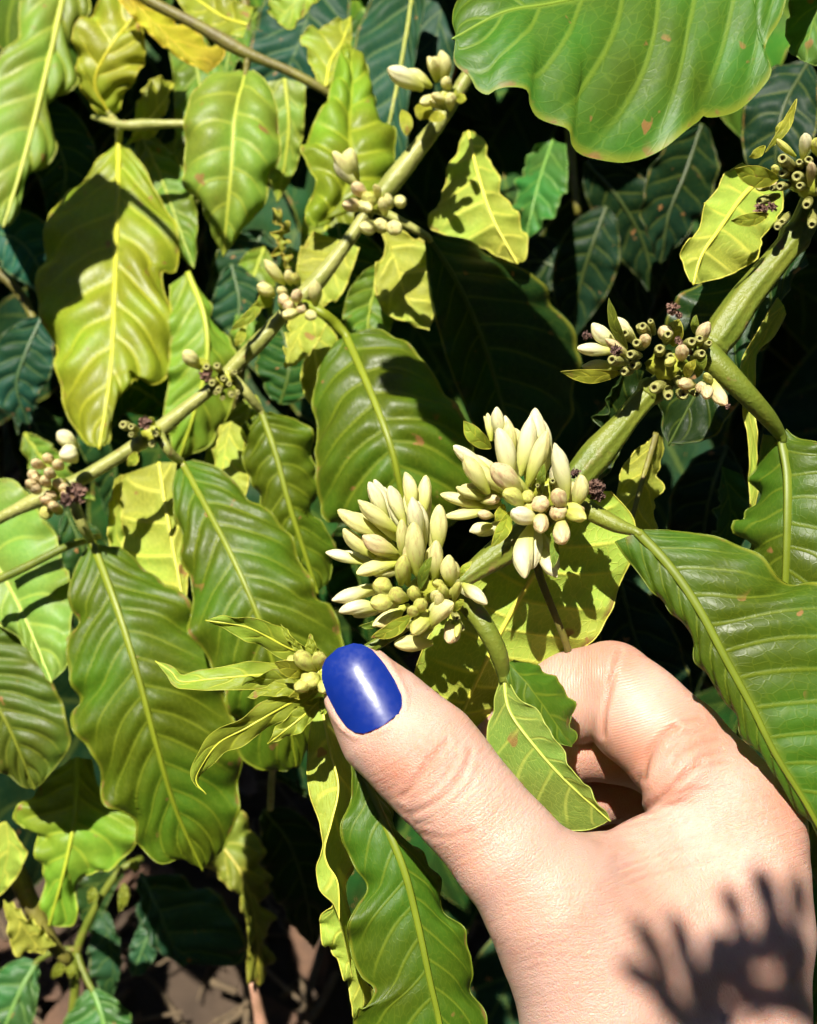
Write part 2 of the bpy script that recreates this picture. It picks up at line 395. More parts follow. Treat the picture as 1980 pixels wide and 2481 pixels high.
FRUIT = fruit_mesh()

def crumple(name, c, rx, mat, parent, seed, nb=70):
    """a withered flower: a crumpled ball of thin curled flakes"""
    r = np.random.default_rng(seed); V = []; Q = []; b = 0; rm = pm(rx, c[2]); P0 = at(*c)
    for i in range(nb):
        p = r.normal(size=3); p /= np.linalg.norm(p); ctr = p*rm*(0.35+0.55*r.random())
        a1 = r.normal(size=3); a1 /= np.linalg.norm(a1); a2 = np.cross(a1, p); a2 /= np.linalg.norm(a2)+1e-9
        s1 = rm*(0.25+0.35*r.random()); s2 = rm*(0.12+0.2*r.random())
        g = [ctr+a1*s1*x+a2*s2*y+p*rm*0.18*(math.sin(3*x+i)+0.5*y*y) for x in (-1, -0.3, 0.4, 1) for y in (-1, 0, 1)]
        V += [P0+v for v in g]
        for x in range(3):
            for y in range(2): k = b+x*3+y; Q.append((k, k+1, k+4, k+3))
        b += 12
    return link(name, mesh_np(name, np.array(V)-org(parent), [np.array(Q)], [mat], smooth=False), parent)

def orient(parent, mesh, name, base, tip, w, roll, color=None):
    """place a z-up unit mesh from base to tip (photograph x, y, depth), full width w in photograph pixels"""
    b = at(*base); t = at(*tip); ax = t-b; L = np.linalg.norm(ax); z = ax/L
    ref = R_C[:, 2]; x = ref-z*np.dot(ref, z)
    if np.linalg.norm(x) < 0.05: x = R_C[:, 0]-z*np.dot(R_C[:, 0], z)
    x /= np.linalg.norm(x); y = np.cross(z, x)
    x, y = x*math.cos(roll)+y*math.sin(roll), y*math.cos(roll)-x*math.sin(roll)
    rad = pm(w*0.5, 0.5*(base[2]+tip[2]))
    o = link(name, mesh, parent, color)
    m = Matrix.Identity(4); o0 = org(parent)
    for i in range(3): m[i][0] = x[i]*rad; m[i][1] = y[i]*rad; m[i][2] = z[i]*L; m[i][3] = b[i]-o0[i]
    o.matrix_local = m
    return o

LAY = ((0.0005, 0.0005), (-0.0012, -0.0035), (-0.0030, -0.0065), (-0.0055, -0.0095))
def cluster(parent, node, knob, items, conv=lambda x, y: (x, y), sc=1.0, depth_sc=1.0, dense=False):
    """a flower cluster on the stem: a lumpy seat of bracts that parents its buds, bracts and fruitlets"""
    nx, ny, nd = node; r = np.random.default_rng(int(abs(nx+ny)))
    # seat: lumpy ball round the node
    na, nz = 14, 10; V = []
    for i in range(nz):
        th = math.pi*i/(nz-1)
        for k in range(na):
            a = 2*math.pi*k/na; q = pm(knob, nd)*(1+0.18*math.sin(3*a+i)+0.12*math.sin(5*a-2*i))
            V.append((q*math.sin(th)*math.cos(a), q*math.sin(th)*math.sin(a), q*0.85*math.cos(th)))
    idx = np.arange(nz*na).reshape(nz, na)
    q = np.stack((idx[:-1], np.roll(idx, -1, 1)[:-1], np.roll(idx, -1, 1)[1:], idx[1:]), -1).reshape(-1, 4)
    c = link('flower_cluster', mesh_np('flower_cluster', np.array(V)+at(nx, ny, nd)-org(parent), [q], [M_BRACT]), parent)
    for k, it in enumerate(items):
        kind, (tx, ty), (bx, by), w, lay = it
        t = conv(tx, ty); b = conv(bx, by); w = w*sc*(1.06 if kind in BUDS else 1.0)
        lb, lt = LAY[lay]; lb *= depth_sc; lt *= depth_sc
        jz = r.uniform(-0.0006, 0.0006)
        B = (b[0], b[1], nd+lb+jz); T = (t[0], t[1], nd+lt+jz)
        if kind in BUDS:
            if math.hypot(t[0]-b[0], t[1]-b[1]) < w*0.8:      # a short bud that points at the viewer
                T = (T[0], T[1], B[2]-pm(w*0.95, nd))
            orient(c, random.choice(BUDS[kind]), 'flower_bud', B, T, w, r.random()*6.28)
            if dense and math.hypot(t[0]-b[0], t[1]-b[1]) > w*1.5:      # a neighbour tucked in behind
                f_ = r.uniform(0.72, 0.9); px_, py_ = b[0]+(nx-b[0])*0.25, b[1]+(ny-b[1])*0.25
                orient(c, random.choice(BUDS['c' if kind == 'p' else kind]), 'flower_bud', (px_, py_, B[2]+0.0022), (b[0]+(t[0]-b[0])*f_+r.uniform(-13, 13), b[1]+(t[1]-b[1])*f_+r.uniform(-13, 13), T[2]+0.0022), w*0.9, r.random()*6.28)
        elif kind == 'f':
            # ovaries seen end on: pushed out of the node, pale end towards the viewer
            B2 = (b[0]+(nx-b[0])*0.25, b[1]+(ny-b[1])*0.25, nd+0.001)
            T2 = (t[0], t[1], nd-0.0035-0.0012*lay)
            T2 = (T2[0]+r.uniform(-7, 7)*w/30, T2[1]+r.uniform(-7, 7)*w/30, T2[2]+r.uniform(-0.001, 0.001))
            orient(c, FRUIT, 'fruitlet', B2, T2, w*r.uniform(0.78, 1.12), r.random()*6.28)
        elif kind in ('l', 'L'):                              # a leafy bract
            mx, my = (B[0]+T[0])/2+(T[1]-B[1])*0.07, (B[1]+T[1])/2-(T[0]-B[0])*0.07
            auto_leaf(c, [(B[0], B[1]), (mx, my), (T[0], T[1])], w*0.5, [B[2], (B[2]+T[2])/2-0.001, T[2]], roll=0.5, col=(0.30, 0.32, 0.03) if kind == 'l' else (0.14, 0.19, 0.02),
                      n=3, corr=0.0001, wave=0.0001, wf=1.5, nu=5, per=8, rim=0.9, rib=None, name='bract', k=0.95, under=False)
        elif kind in ('d', 'D'):
            crumple('withered_flower', (t[0], t[1], nd+lt), w*(0.5 if kind == 'd' else 0.36), M_DRY if kind == 'd' else M_DRYP, c, k+int(nx))
    return c
# ------------------------------------------------------------------ ground
def plain_mat(name, a, b, scale, rough=0.9, bump=0.004):
    t = NT(name); co = t.obj(); n1 = t.noise(co, scale, 6, 0.65); n2 = t.noise(co, scale*7, 4, 0.6)
    col = t.mix(t.ramp(n1, 0.3, 0.7), a, b); col = t.mix(t.ramp(n2, 0.5, 0.8, 0, 0.5), col, tuple(c*1.5 for c in a))
    p = t.pr(Base_Color=col, Roughness=rough, Normal=t.bump(t.math('ADD', n1, n2), 0.8, bump)); return t.done(p.outputs[0])
M_SOIL = plain_mat('soil', (0.035, 0.022, 0.013), (0.065, 0.042, 0.025), 9.0)
g = np.r_[-60, -20, -6, np.linspace(-2, 3, 61), 8, 25, 60]
gx, gy = np.meshgrid(g, g, indexing='ij')
gz = 0.012*np.sin(gx*9+gy*5)+0.010*np.sin(gx*17-gy*13)+0.006*np.sin(gx*31+gy*29)
idx = np.arange(gx.size).reshape(gx.shape)
gq = np.stack((idx[:-1, :-1], idx[1:, :-1], idx[1:, 1:], idx[:-1, 1:]), -1).reshape(-1, 4)
ground = link('ground', mesh_np('ground', np.stack((gx, gy, gz), -1).reshape(-1, 3), [gq], [M_SOIL])); ground['kind'] = 'structure'

# dry litter: straw, sticks, dead leaf scraps
r = np.random.default_rng(3); V = []; Q = []; b = 0; mi = []
M_STRAW = plain_mat('dry_straw', (0.17, 0.12, 0.065), (0.10, 0.07, 0.04), 40.0)
M_DEAD = plain_mat('dead_leaf', (0.13, 0.07, 0.04), (0.07, 0.04, 0.025), 30.0)
for i in range(1500):
    x, y = r.uniform(-0.75, 0.65), r.uniform(0.25, 1.9); a = r.uniform(0, 6.28); L = r.uniform(0.02, 0.12); w = r.uniform(0.0008, 0.004)
    z = 0.02+r.uniform(0, 0.03); d = np.array((math.cos(a), math.sin(a), r.uniform(-0.25, 0.25))); e = np.array((-d[1], d[0], 0.0))
    P = [np.array((x, y, z))+d*L*s+e*0.2*L*(s*s)*r.uniform(-1, 1)*np.array((1, 1, 0)) for s in (-0.5, 0, 0.5)]
    for p in P:
        for k in range(4): V.append(p+e*w*math.cos(k*1.571)+np.array((0, 0, w*math.sin(k*1.571))))
    for s in range(2):
        for k in range(4): Q.append((b+s*4+k, b+s*4+(k+1) % 4, b+s*4+4+(k+1) % 4, b+s*4+4+k)); mi.append(0)
    b += 12
for i in range(260):
    x, y = r.uniform(-0.75, 0.65), r.uniform(0.25, 1.9); a = r.uniform(0, 6.28); L = r.uniform(0.02, 0.05); z = 0.03+r.uniform(0, 0.02)
    d = np.array((math.cos(a), math.sin(a), r.uniform(-0.3, 0.3))); e = np.array((-math.sin(a), math.cos(a), r.uniform(-0.3, 0.3)))
    for s in np.linspace(-1, 1, 5):
        w = 0.45*L*math.cos(s*1.4)
        for u in (-1, 0, 1): V.append(np.array((x, y, z))+d*L*s+e*w*u+np.array((0, 0, 0.35*w*u*u+0.01*s*s)))
    for s in range(4):
        for u in range(2): k = b+s*3+u; Q.append((k, k+1, k+4, k+3)); mi.append(1)
    b += 15
lit = link('leaf_litter', mesh_np('leaf_litter', np.array(V), [np.array(Q)], [M_STRAW, M_DEAD], mi)); lit['kind'] = 'stuff'
lit['label'] = 'dry straw and dead leaf scraps covering the soil under the bush'; lit['category'] = 'leaf litter'

# ------------------------------------------------------------------ leaf colours, with shade put into the darkest green
G_SHADE = (0.013, 0.038, 0.006)
G_MID = (0.068, 0.115, 0.006)
G_LIT = (0.084, 0.130, 0.006)
G_PALE = (0.20, 0.27, 0.030)
Y_GRN = (0.27, 0.32, 0.030)
Y_UND = (0.37, 0.415, 0.055)
P_UND = (0.20, 0.28, 0.045)

# ------------------------------------------------------------------ the front branch
front = thing('coffee_branch', 'thick green branch with white bud clusters running from right edge down to the blue thumbnail', 'branch', at(2120, 250, 0.214))
ST = [(2120, 250, .214), (2000, 440, .212), (1948, 545, .211), (1904, 605, .210), (1808, 722, .209), (1728, 836, .208), (1640, 900, .2075), (1562, 966, .207),
      (1500, 1040, .206), (1420, 1133, .205), (1340, 1230, .204), (1250, 1310, .203), (1165, 1372, .202), (1085, 1432, .200), (1000, 1500, .199), (930, 1550, .198), (860, 1590, .197), (800, 1615, .196), (760, 1625, .196)]
tube('stem', front, ST, [32, 32, 33, 32, 31, 36, 42, 29, 27, 28, 39, 31, 28, 36, 21, 18, 15, 13, 10], M_STEM, 28, 110, ridge=0.085, nridge=7)
for x, y, dq, x2, y2, rr_ in ((1742, 815, .2082, 1715, 852, 40), (1592, 932, .2072, 1568, 960, 34), (1392, 1165, .2048, 1368, 1196, 37), (1118, 1405, .2008, 1092, 1428, 35), (1940, 556, .211, 1915, 592, 37)):
    tube('node_collar', front, [(x, y, dq), ((x+x2)/2, (y+y2)/2, dq), (x2, y2, dq)], [rr_*0.86, rr_*1.08, rr_*0.88], M_STEM, 24, 9, ridge=0.07, nridge=7)

# leaf from the third node: the long one at the right edge
leaf(front, [(1545, 1290), (1620, 1370), (1690, 1470), (1760, 1600), (1820, 1710), (1880, 1830), (1960, 1960), (2060, 2150)],
     [(1490, 1312), (1530, 1370), (1580, 1425), (1640, 1500), (1700, 1600), (1745, 1690), (1830, 1795), (1900, 1880), (1950, 1945), (1985, 1985), (2060, 2150)],
     [(1560, 1284), (1625, 1287), (1712, 1292), (1765, 1312), (1835, 1345), (1888, 1402), (1985, 1412), (2090, 1470), (2190, 1620), (2200, 1850), (2060, 2150)],
     [.194, .190, .188, .187, .188], dl=0.003, dr=0.003, col=G_MID, n=13, per=9, nu=14, corr=0.0009, wave=0.0010, bulge=0.0012, rib=(15, 5), rim=2.0, ribmat=M_RIB2,
     petiole=[(1360, 1190, .203), (1420, 1232, .199), (1490, 1270, .1965)], pet_r=(27, 24, 20, 8), wf=5)
# leaf from the second node, behind it
leaf(front, [(1895, 1060), (1910, 1150), (1909, 1280), (1905, 1400), (1900, 1520)],
     [(1850, 1052), (1838, 1110), (1826, 1210), (1800, 1265), (1785, 1285), (1810, 1340), (1840, 1420), (1900, 1520)],
     [(1905, 1040), (1930, 1060), (1985, 1076), (2080, 1120), (2110, 1250), (2050, 1420), (1900, 1520)],
     [.209, .206, .205, .206], dl=0.008, dr=-0.002, col=G_MID, n=8, per=9, nu=12, rib=(15, 9), rim=2.6, ribmat=M_RIB2, bulge=0.001,
     petiole=[(1700, 846, .2045), (1735, 880, .203), (1809, 955, .203), (1866, 1018, .206)], pet_r=(34, 31, 26, 22, 12))
# folded leaf between thumb and index finger, under the fourth cluster
leaf(front, [(1222, 1640), (1235, 1720), (1290, 1800), (1370, 1890), (1480, 1990)],
     [(1215, 1640), (1185, 1760), (1200, 1880), (1300, 1980), (1400, 2015), (1480, 1990)],
     [(1228, 1640), (1255, 1690), (1300, 1722), (1345, 1790), (1390, 1868), (1440, 1932), (1482, 1985)],
     [.1965, .193, .191, .190, .190], dl=0.003, dr=-0.0015, col=P_UND, under=True, n=7, per=9, nu=12, corr=0.0004, wave=0.0004, rib=(6, 3), rim=2.5,
     petiole=[(1100, 1440, .1985), (1140, 1470, .1955), (1176, 1520, .194), (1207, 1580, .1945)], pet_r=(22, 26, 24, 22, 14), slant=0.6)
leaf(front, [(1232, 1605), (1280, 1660), (1330, 1730), (1385, 1810)],
     [(1226, 1640), (1250, 1700), (1300, 1740), (1345, 1795), (1385, 1810)],
     [(1245, 1600), (1305, 1616), (1355, 1655), (1390, 1708), (1383, 1755), (1396, 1788), (1385, 1810)],
     [.1955, .1945, .1945, .1945], dr=0.004, col=G_MID, n=4, per=10, nu=10, corr=0.0005, wave=0.0004, rib=None, rim=2.2, name='leaf')
# broad pale underside hanging behind the third and fourth clusters
leaf(front, [(1420, 1190), (1330, 1330), (1230, 1500), (1150, 1660), (1090, 1800)],
     [(1480, 1190), (1540, 1270), (1515, 1390), (1465, 1510), (1400, 1580), (1270, 1680), (1090, 1800)],
     [(1380, 1180), (1240, 1300), (1120, 1420), (1040, 1540), (1000, 1660), (1020, 1760), (1090, 1800)],
     [.2105, .2095, .2095, .212, .218], dl=0.003, dr=0.001, col=Y_UND, under=True, n=9, per=9, nu=13, corr=0.0012, wave=0.0006, rib=(8, 4), rim=2.0, slant=-0.4)
leaf(front, [(1590, 1050), (1560, 1150), (1530, 1260), (1500, 1400)],
     [(1605, 1060), (1600, 1150), (1590, 1230), (1570, 1300), (1500, 1400)],
     [(1570, 1070), (1510, 1130), (1495, 1210), (1480, 1300), (1500, 1400)], [.236, .232, .229, .228], dl=0.006, col=Y_UND, under=True, n=6, per=8, nu=9, rib=(9, 5), wave=0.0008, ribmat=M_TWIG)
tube('twig', front, [(1290, 1320, .207), (1310, 1400, .206), (1345, 1490, .2065), (1375, 1570, .209), (1400, 1680, .218)], [11, 10, 9, 9, 8], M_TWIG)
# long leaf under the thumb
leaf(front, [(862, 1850), (915, 1960), (975, 2100), (1010, 2230), (1040, 2370), (1068, 2500), (1075, 2640)],
     [(840, 1800), (853, 1870), (846, 1950), (829, 2010), (845, 2075), (886, 2150), (868, 2195), (845, 2250), (848, 2310), (873, 2365), (907, 2398), (892, 2440), (855, 2481), (900, 2570), (1075, 2640)],
     [(870, 1840), (945, 1985), (1010, 2060), (1062, 2150), (1110, 2245), (1140, 2335), (1155, 2400), (1168, 2481), (1150, 2570), (1075, 2640)],
     [.204, .199, .197, .196, .196], dl=0.001, dr=0.005, col=G_MID, n=11, per=10, nu=14, corr=0.0007, wave=0.0012, bulge=0.0008, rib=(13, 7), rim=2.6, wf=4.5)
# narrow twisted leaf hanging left of it: bright half and shaded half
leaf(front, [(775, 1690), (797, 1810), (819, 1905), (803, 1990), (786, 2055), (793, 2095), (818, 2140), (822, 2230)],
     [(765, 1690), (745, 1830), (750, 1920), (776, 2000), (783, 2055), (766, 2105), (776, 2155), (808, 2190), (822, 2230)],
     [(790, 1690), (840, 1800), (862, 1930), (850, 2060), (846, 2150), (852, 2300), (860, 2400)],
     [.209, .205, .201, .199, .198], dl=0.0, dr=0.016, col=Y_UND, under=True, n=5, per=14, nu=10, corr=0.0003, wave=0.0005, rib=(4, 2), rim=1.8, slant=0.4)
leaf(front, [(812, 2180), (850, 2290), (880, 2400), (870, 2520)],
     [(808, 2190), (775, 2230), (790, 2290), (830, 2350), (850, 2420), (870, 2520)],
     [(820, 2180), (890, 2290), (910, 2400), (870, 2520)], [.208, .210, .211, .212], dr=0.006, col=Y_UND, under=True, n=5, per=10, nu=8, wave=0.0014, rib=None)
# yellow underside hanging from the first node at the right edge
leaf(front, [(1850, 430), (1800, 475), (1740, 560), (1700, 620), (1680, 690)],
     [(1800, 395), (1755, 420), (1738, 460), (1703, 498), (1698, 548), (1655, 600), (1654, 625), (1670, 680), (1680, 690)],
     [(1890, 450), (1900, 500), (1860, 560), (1825, 632), (1760, 668), (1680, 690)],
     [.227, .224, .221, .219, .218], dr=0.002, col=Y_UND, under=True, n=5, per=12, nu=12, corr=0.0010, wave=0.0009, rib=(7, 4), slant=0.2)
# dark leaf passing behind the stem with its curled right edge in the light
leaf(front, [(1950, 600), (1860, 690), (1780, 800), (1700, 930), (1620, 1080)],
     [(1900, 620), (1830, 637), (1740, 648), (1690, 680), (1640, 730), (1600, 830), (1590, 960), (1620, 1080)],
     [(1960, 640), (1905, 690), (1903, 750), (1870, 815), (1810, 880), (1795, 950), (1740, 1050), (1620, 1080)],
     [.226, .230, .232, .234], dl=0.006, dr=-0.003, col=G_SHADE, n=8, per=9, nu=11, wave=0.0012, rib=(7, 3))
leaf(front, [(1900, 740), (1850, 810), (1815, 880), (1812, 960), (1822, 1060), (1828, 1180), (1815, 1290)],
     [(1885, 720), (1830, 812), (1797, 880), (1793, 930), (1800, 980), (1814, 1080), (1817, 1180), (1815, 1290)],
     [(1905, 760), (1875, 815), (1834, 860), (1830, 960), (1834, 1080), (1836, 1180), (1815, 1290)],
     [.224, .226, .227, .228], col=Y_UND, under=True, n=5, per=12, nu=6, wave=0.0006, rib=None, rim=2.0)
leaf(front, [(1520, 880), (1470, 980), (1440, 1090), (1410, 1230)],
     [(1500, 930), (1455, 1000), (1462, 1060), (1430, 1120), (1400, 1160), (1410, 1230)],
     [(1560, 900), (1530, 1000), (1500, 1100), (1410, 1230)], [.222, .226, .23, .232], col=G_SHADE, n=6, per=8, nu=8, wave=0.0014, rib=None)

Z1 = lambda x, y: (880+.34863*x, 950+.34863*y)
Z2 = lambda x, y: (1320+.29053*x, 700+.29053*y)
Z3 = lambda x, y: (1620+.23196*x, 200+.23196*y)
C22 = lambda x, y: (640+.40674*x, 1200+.40674*y)
# fourth node: the full cluster above the thumbnail
cluster(front, (1040, 1420, .196), 42, [
    ('c', (440, 80), (720, 250), 95, 1), ('c', (565, 25), (800, 220), 92, 2), ('w', (625, -80), (730, 140), 80, 1), ('w', (655, -95), (760, 100), 62, 0), ('w', (750, -50), (835, 170), 92, 1),
    ('c', (825, -135), (875, 110), 82, 0), ('c', (965, -120), (940, 140), 88, 0), ('w', (885, 5), (935, 270), 95, 2), ('c', (1045, 55), (1035, 340), 98, 1),
    ('c', (890, 160), (912, 470), 112, 3), ('p', (590, 235), (790, 345), 104, 2), ('c', (483, 195), (660, 370), 88, 1), ('w', (365, 345), (590, 405), 70, 0),
    ('c', (820, 145), (822, 370), 64, 2), ('c', (560, 475), (800, 405), 86, 2), ('y', (835, 360), (815, 530), 92, 3), ('c', (1025, 270), (1020, 500), 92, 2), ('c', (1110, 350), (1122, 540), 96, 2),
    ('w', (405, 625), (660, 550), 86, 1), ('w', (448, 712), (690, 670), 86, 1), ('c', (655, 770), (820, 690), 80, 2), ('w', (1335, 655), (1185, 530), 82, 2), ('c', (775, 885), (1000, 880), 92, 2),
    ('c', (1140, 665), (990, 780), 104, 3), ('y', (895, 835), (1005, 735), 92, 3), ('p', (1080, 880), (1095, 760), 92, 2), ('y', (1145, 845), (1165, 740), 46, 2), ('c', (1045, 585), (1040, 690), 62, 3),
    ('y', (650, 540), (760, 600), 105, 2), ('y', (630, 640), (770, 630), 108, 3), ('y', (790, 540), (850, 620), 96, 3), ('y', (730, 620), (790, 660), 80, 3), ('y', (900, 560), (920, 640), 80, 2),
    ('y', (950, 625), (930, 690), 80, 3), ('y', (870, 660), (930, 680), 66, 3), ('y', (1060, 530), (1090, 620), 66, 2), ('y', (1165, 530), (1130, 630), 58, 3), ('y', (1000, 520), (1060, 540), 60, 2),
    ('f', (1160, 735), (1160, 735), 48, 2), ('f', (1190, 790), (1190, 790), 44, 1),
    ('l', (635, 850), (880, 715), 84, 3), ('L', (1000, 365), (930, 560), 62, 3), ('l', (1190, 620), (1130, 700), 44, 3), ('l', (1240, 395), (1150, 500), 40, 1), ('L', (565, 780), (720, 745), 40, 1)], C22, .40674, dense=True)
# third node
cluster(front, (1330, 1190, .199), 46, [
    ('w', (940, 100), (975, 330), 88, 1), ('c', (865, 145), (890, 340), 54, 0), ('l', (698, 200), (890, 390), 112, 1), ('w', (920, 250), (1015, 640), 132, 2), ('c', (1005, 190), (1040, 450), 96, 1),
    ('w', (1160, 165), (1090, 580), 122, 1), ('w', (1215, 108), (1275, 470), 122, 0), ('c', (1280, 270), (1145, 650), 122, 2), ('w', (1322, 355), (1415, 750), 114, 2),
    ('w', (635, 370), (900, 570), 102, 1), ('c', (703, 445), (870, 700), 126, 2), ('p', (895, 505), (1090, 690), 150, 3), ('c', (655, 655), (860, 740), 74, 1), ('c', (535, 712), (850, 800), 88, 0),
    ('c', (570, 862), (880, 825), 76, 0), ('w', (740, 972), (900, 925), 80, 0), ('p', (950, 742), (820, 760), 72, 1), ('p', (800, 845), (900, 860), 70, 1), ('y', (975, 715), (1120, 795), 112, 3), ('y', (1145, 690), (1150, 745), 88, 3),
    ('p', (1225, 765), (1240, 790), 120, 3), ('p', (1335, 685), (1395, 800), 112, 3), ('c', (1505, 570), (1470, 800), 106, 2), ('p', (1325, 815), (1370, 880), 118, 3), ('p', (1530, 805), (1500, 830), 84, 2),
    ('y', (1545, 885), (1390, 835), 96, 3), ('w', (1035, 835), (1200, 890), 130, 3), ('p', (1240, 980), (1240, 850), 112, 3), ('p', (1385, 1030), (1378, 880), 124, 3), ('y', (1140, 770), (1180, 800), 80, 3),
    ('w', (1150, 1300), (1165, 930), 140, 2), ('w', (1355, 1285), (1215, 1060), 96, 1), ('L', (1320, 1225), (1308, 980), 62, 2), ('l', (890, 1078), (1020, 830), 96, 3), ('L', (1262, 495), (1240, 710), 60, 2), ('l', (915, 900), (980, 780), 70, 2),
    ('f', (1203, 588), (1203, 588), 48, 1), ('f', (1210, 645), (1210, 645), 50, 2), ('f', (1318, 618), (1318, 618), 52, 2), ('d', (1612, 665), (1600, 665), 125, 1), ('d', (1640, 720), (1630, 700), 80, 1), ('d', (1470, 560), (1470, 560), 60, 0)], Z1, .34863, dense=True)
# second node: mostly spent, with ovaries
cluster(front, (1610, 885, .203), 40, [
    ('w', (400, 275), (600, 480), 130, 1), ('w', (280, 495), (590, 520), 112, 1), ('c', (310, 660), (640, 660), 92, 0), ('w', (610, 225), (750, 430), 130, 1), ('L', (535, 75), (690, 500), 84, 3), ('L', (590, 250), (680, 470), 70, 2),
    ('p', (500, 420), (700, 570), 92, 2), ('D', (600, 510), (600, 510), 120, 3), ('l', (130, 690), (640, 700), 110, 2), ('D', (350, 390), (350, 390), 110, 0),
    ('f', (685, 385), (685, 385), 95, 2), ('f', (758, 440), (758, 440), 88, 3), ('f', (725, 530), (725, 530), 88, 3), ('f', (580, 600), (580, 600), 100, 2), ('f', (718, 628), (718, 628), 92, 3), ('f', (640, 690), (640, 690), 84, 3),
    ('f', (830, 325), (830, 325), 84, 1), ('f', (885, 285), (885, 285), 72, 0), ('f', (775, 320), (775, 320), 80, 0), ('f', (945, 515), (945, 515), 100, 2), ('f', (1045, 550), (1045, 550), 92, 3), ('p', (960, 320), (1040, 440), 120, 1), ('f', (1015, 385), (1015, 385), 92, 3),
    ('p', (820, 400), (840, 480), 96, 2), ('p', (1140, 480), (1150, 590), 112, 3), ('f', (1215, 425), (1215, 425), 96, 2), ('f', (1275, 430), (1275, 430), 92, 1), ('p', (1385, 275), (1290, 470), 110, 2), ('f', (1385, 465), (1385, 465), 90, 2), ('f', (1305, 550), (1305, 550), 88, 3),
    ('L', (1265, 215), (1260, 380), 64, 1), ('l', (1120, 250), (1080, 480), 150, 1), ('D', (1065, 160), (1065, 160), 150, 2), ('D', (1120, 220), (1120, 220), 80, 2), ('l', (1255, 590), (1180, 750), 84, 3), ('L', (1350, 540), (1270, 740), 92, 2), ('y', (1010, 630), (1080, 600), 84, 3), ('L', (1140, 690), (1150, 570), 90, 2),
    ('f', (900, 810), (990, 850), 110, 1), ('f', (1040, 880), (1040, 880), 110, 2), ('f', (1160, 905), (1160, 905), 106, 3), ('f', (1250, 885), (1250, 885), 84, 2), ('f', (1125, 775), (1125, 775), 84, 2), ('p', (1130, 800), (1250, 800), 100, 3), ('p', (1300, 780), (1330, 800), 92, 3), ('p', (1345, 920), (1340, 830), 104, 3),
    ('p', (1530, 960), (1400, 760), 112, 2), ('D', (1525, 980), (1525, 980), 60, 2), ('D', (1115, 430), (1115, 430), 90, 1), ('D', (1215, 530), (1215, 530), 70, 1), ('y', (1330, 700), (1400, 780), 70, 2)], Z2, .29053)
# first node at the right edge
cluster(front, (1960, 440, .207), 42, [
    ('w', (1415, 545), (1400, 800), 130, 2), ('p', (1480, 840), (1475, 1080), 100, 3), ('y', (1560, 580), (1560, 760), 120, 2), ('y', (1130, 580), (1330, 770), 80, 1), ('f', (1185, 770), (1300, 930), 130, 3),
    ('f', (1355, 850), (1355, 850), 105, 2), ('f', (1465, 800), (1465, 800), 100, 3), ('f', (1345, 975), (1345, 975), 125, 3), ('f', (1205, 950), (1205, 950), 100, 2), ('f', (1185, 1075), (1185, 1075), 120, 3), ('f', (1390, 1105), (1390, 1105), 120, 3),
    ('f', (945, 1235), (1040, 1230), 118, 2), ('f', (1435, 1280), (1480, 1280), 130, 3), ('f', (1480, 1475), (1530, 1450), 130, 3), ('f', (1120, 1500), (1120, 1500), 90, 0), ('f', (1190, 1480), (1190, 1480), 90, 0), ('f', (940, 1070), (980, 1070), 110, 1), ('f', (1090, 1100), (1090, 1100), 90, 1), ('p', (1100, 1050), (1120, 1120), 90, 1), ('y', (1110, 890), (1150, 950), 84, 1),
    ('l', (690, 900), (1155, 1000), 220, 3), ('l', (650, 1440), (1050, 1370), 130, 3), ('D', (960, 1320), (960, 1320), 170, 2), ('D', (1080, 1290), (1080, 1290), 130, 1), ('l', (1010, 730), (1340, 170), 90, 1), ('l', (840, 785), (1010, 660), 90, 1), ('l', (1290, 380), (1130, 560), 110, 0), ('f', (1600, 900), (1600, 900), 120, 2), ('f', (1620, 1150), (1620, 1150), 120, 2)], Z3, .23196)
# leafy tip beside the thumbnail
def young(mid, W, d, **kw):
    kw.setdefault('col', (0.25, 0.31, 0.028)); return auto_leaf(front, mid, W, d, n=4, per=12, nu=7, corr=0.0003, rim=1.0, wf=2.0, **kw)
young([(775, 1600), (690, 1565), (600, 1520), (498, 1503)], 31, [.196, .194, .193, .193], roll=0.5, wave=0.0005, rib=(4, 2))
young([(775, 1632), (640, 1635), (520, 1645), (440, 1652), (415, 1628), (376, 1602)], 31, [.195, .192, .1905, .190, .190, .191], roll=-0.4, wave=0.0005, rib=(4, 2))
young([(770, 1655), (690, 1645), (610, 1650), (580, 1675)], 20, [.194, .191, .190, .190], roll=0.5, wave=0.0005, rib=None, col=(0.17, 0.22, 0.02))
young([(775, 1670), (690, 1710), (600, 1762), (530, 1800), (485, 1860), (475, 1895), (500, 1925)], 31, [.194, .191, .189, .188, .188, .188, .188], roll=0.6, wave=0.0005, rib=(4, 2))
young([(782, 1690), (740, 1730), (690, 1770), (648, 1802)], 24, [.194, .191, .190, .190], roll=0.3, wave=0.0005, rib=(4, 2))
young([(765, 1640), (720, 1660), (660, 1672), (600, 1690)], 18, [.193, .190, .189, .189], roll=-0.6, wave=0.0004, rib=None)
young([(770, 1610), (755, 1570), (752, 1535)], 14, [.194, .193, .193], roll=0.2, wave=0.0003, rib=None)
young([(740, 1590), (705, 1550), (680, 1512)], 8, [.194, .193, .193], roll=0.2, wave=0.0003, rib=None)
young([(780, 1690), (785, 1720), (776, 1730)], 10, [.193, .192, .192], roll=0.2, wave=0.0003, rib=None)
cluster(front, (775, 1635, .1945), 22, [('y', (720, 1590), (765, 1625), 44, 3), ('y', (735, 1655), (770, 1640), 46, 3), ('y', (700, 1600), (750, 1615), 36, 2), ('y', (762, 1585), (772, 1620), 34, 3), ('y', (720, 1670), (765, 1650), 34, 3),
    ('l', (665, 1605), (750, 1625), 40, 3), ('l', (700, 1690), (770, 1650), 30, 2), ('y', (778, 1680), (780, 1650), 30, 3)])
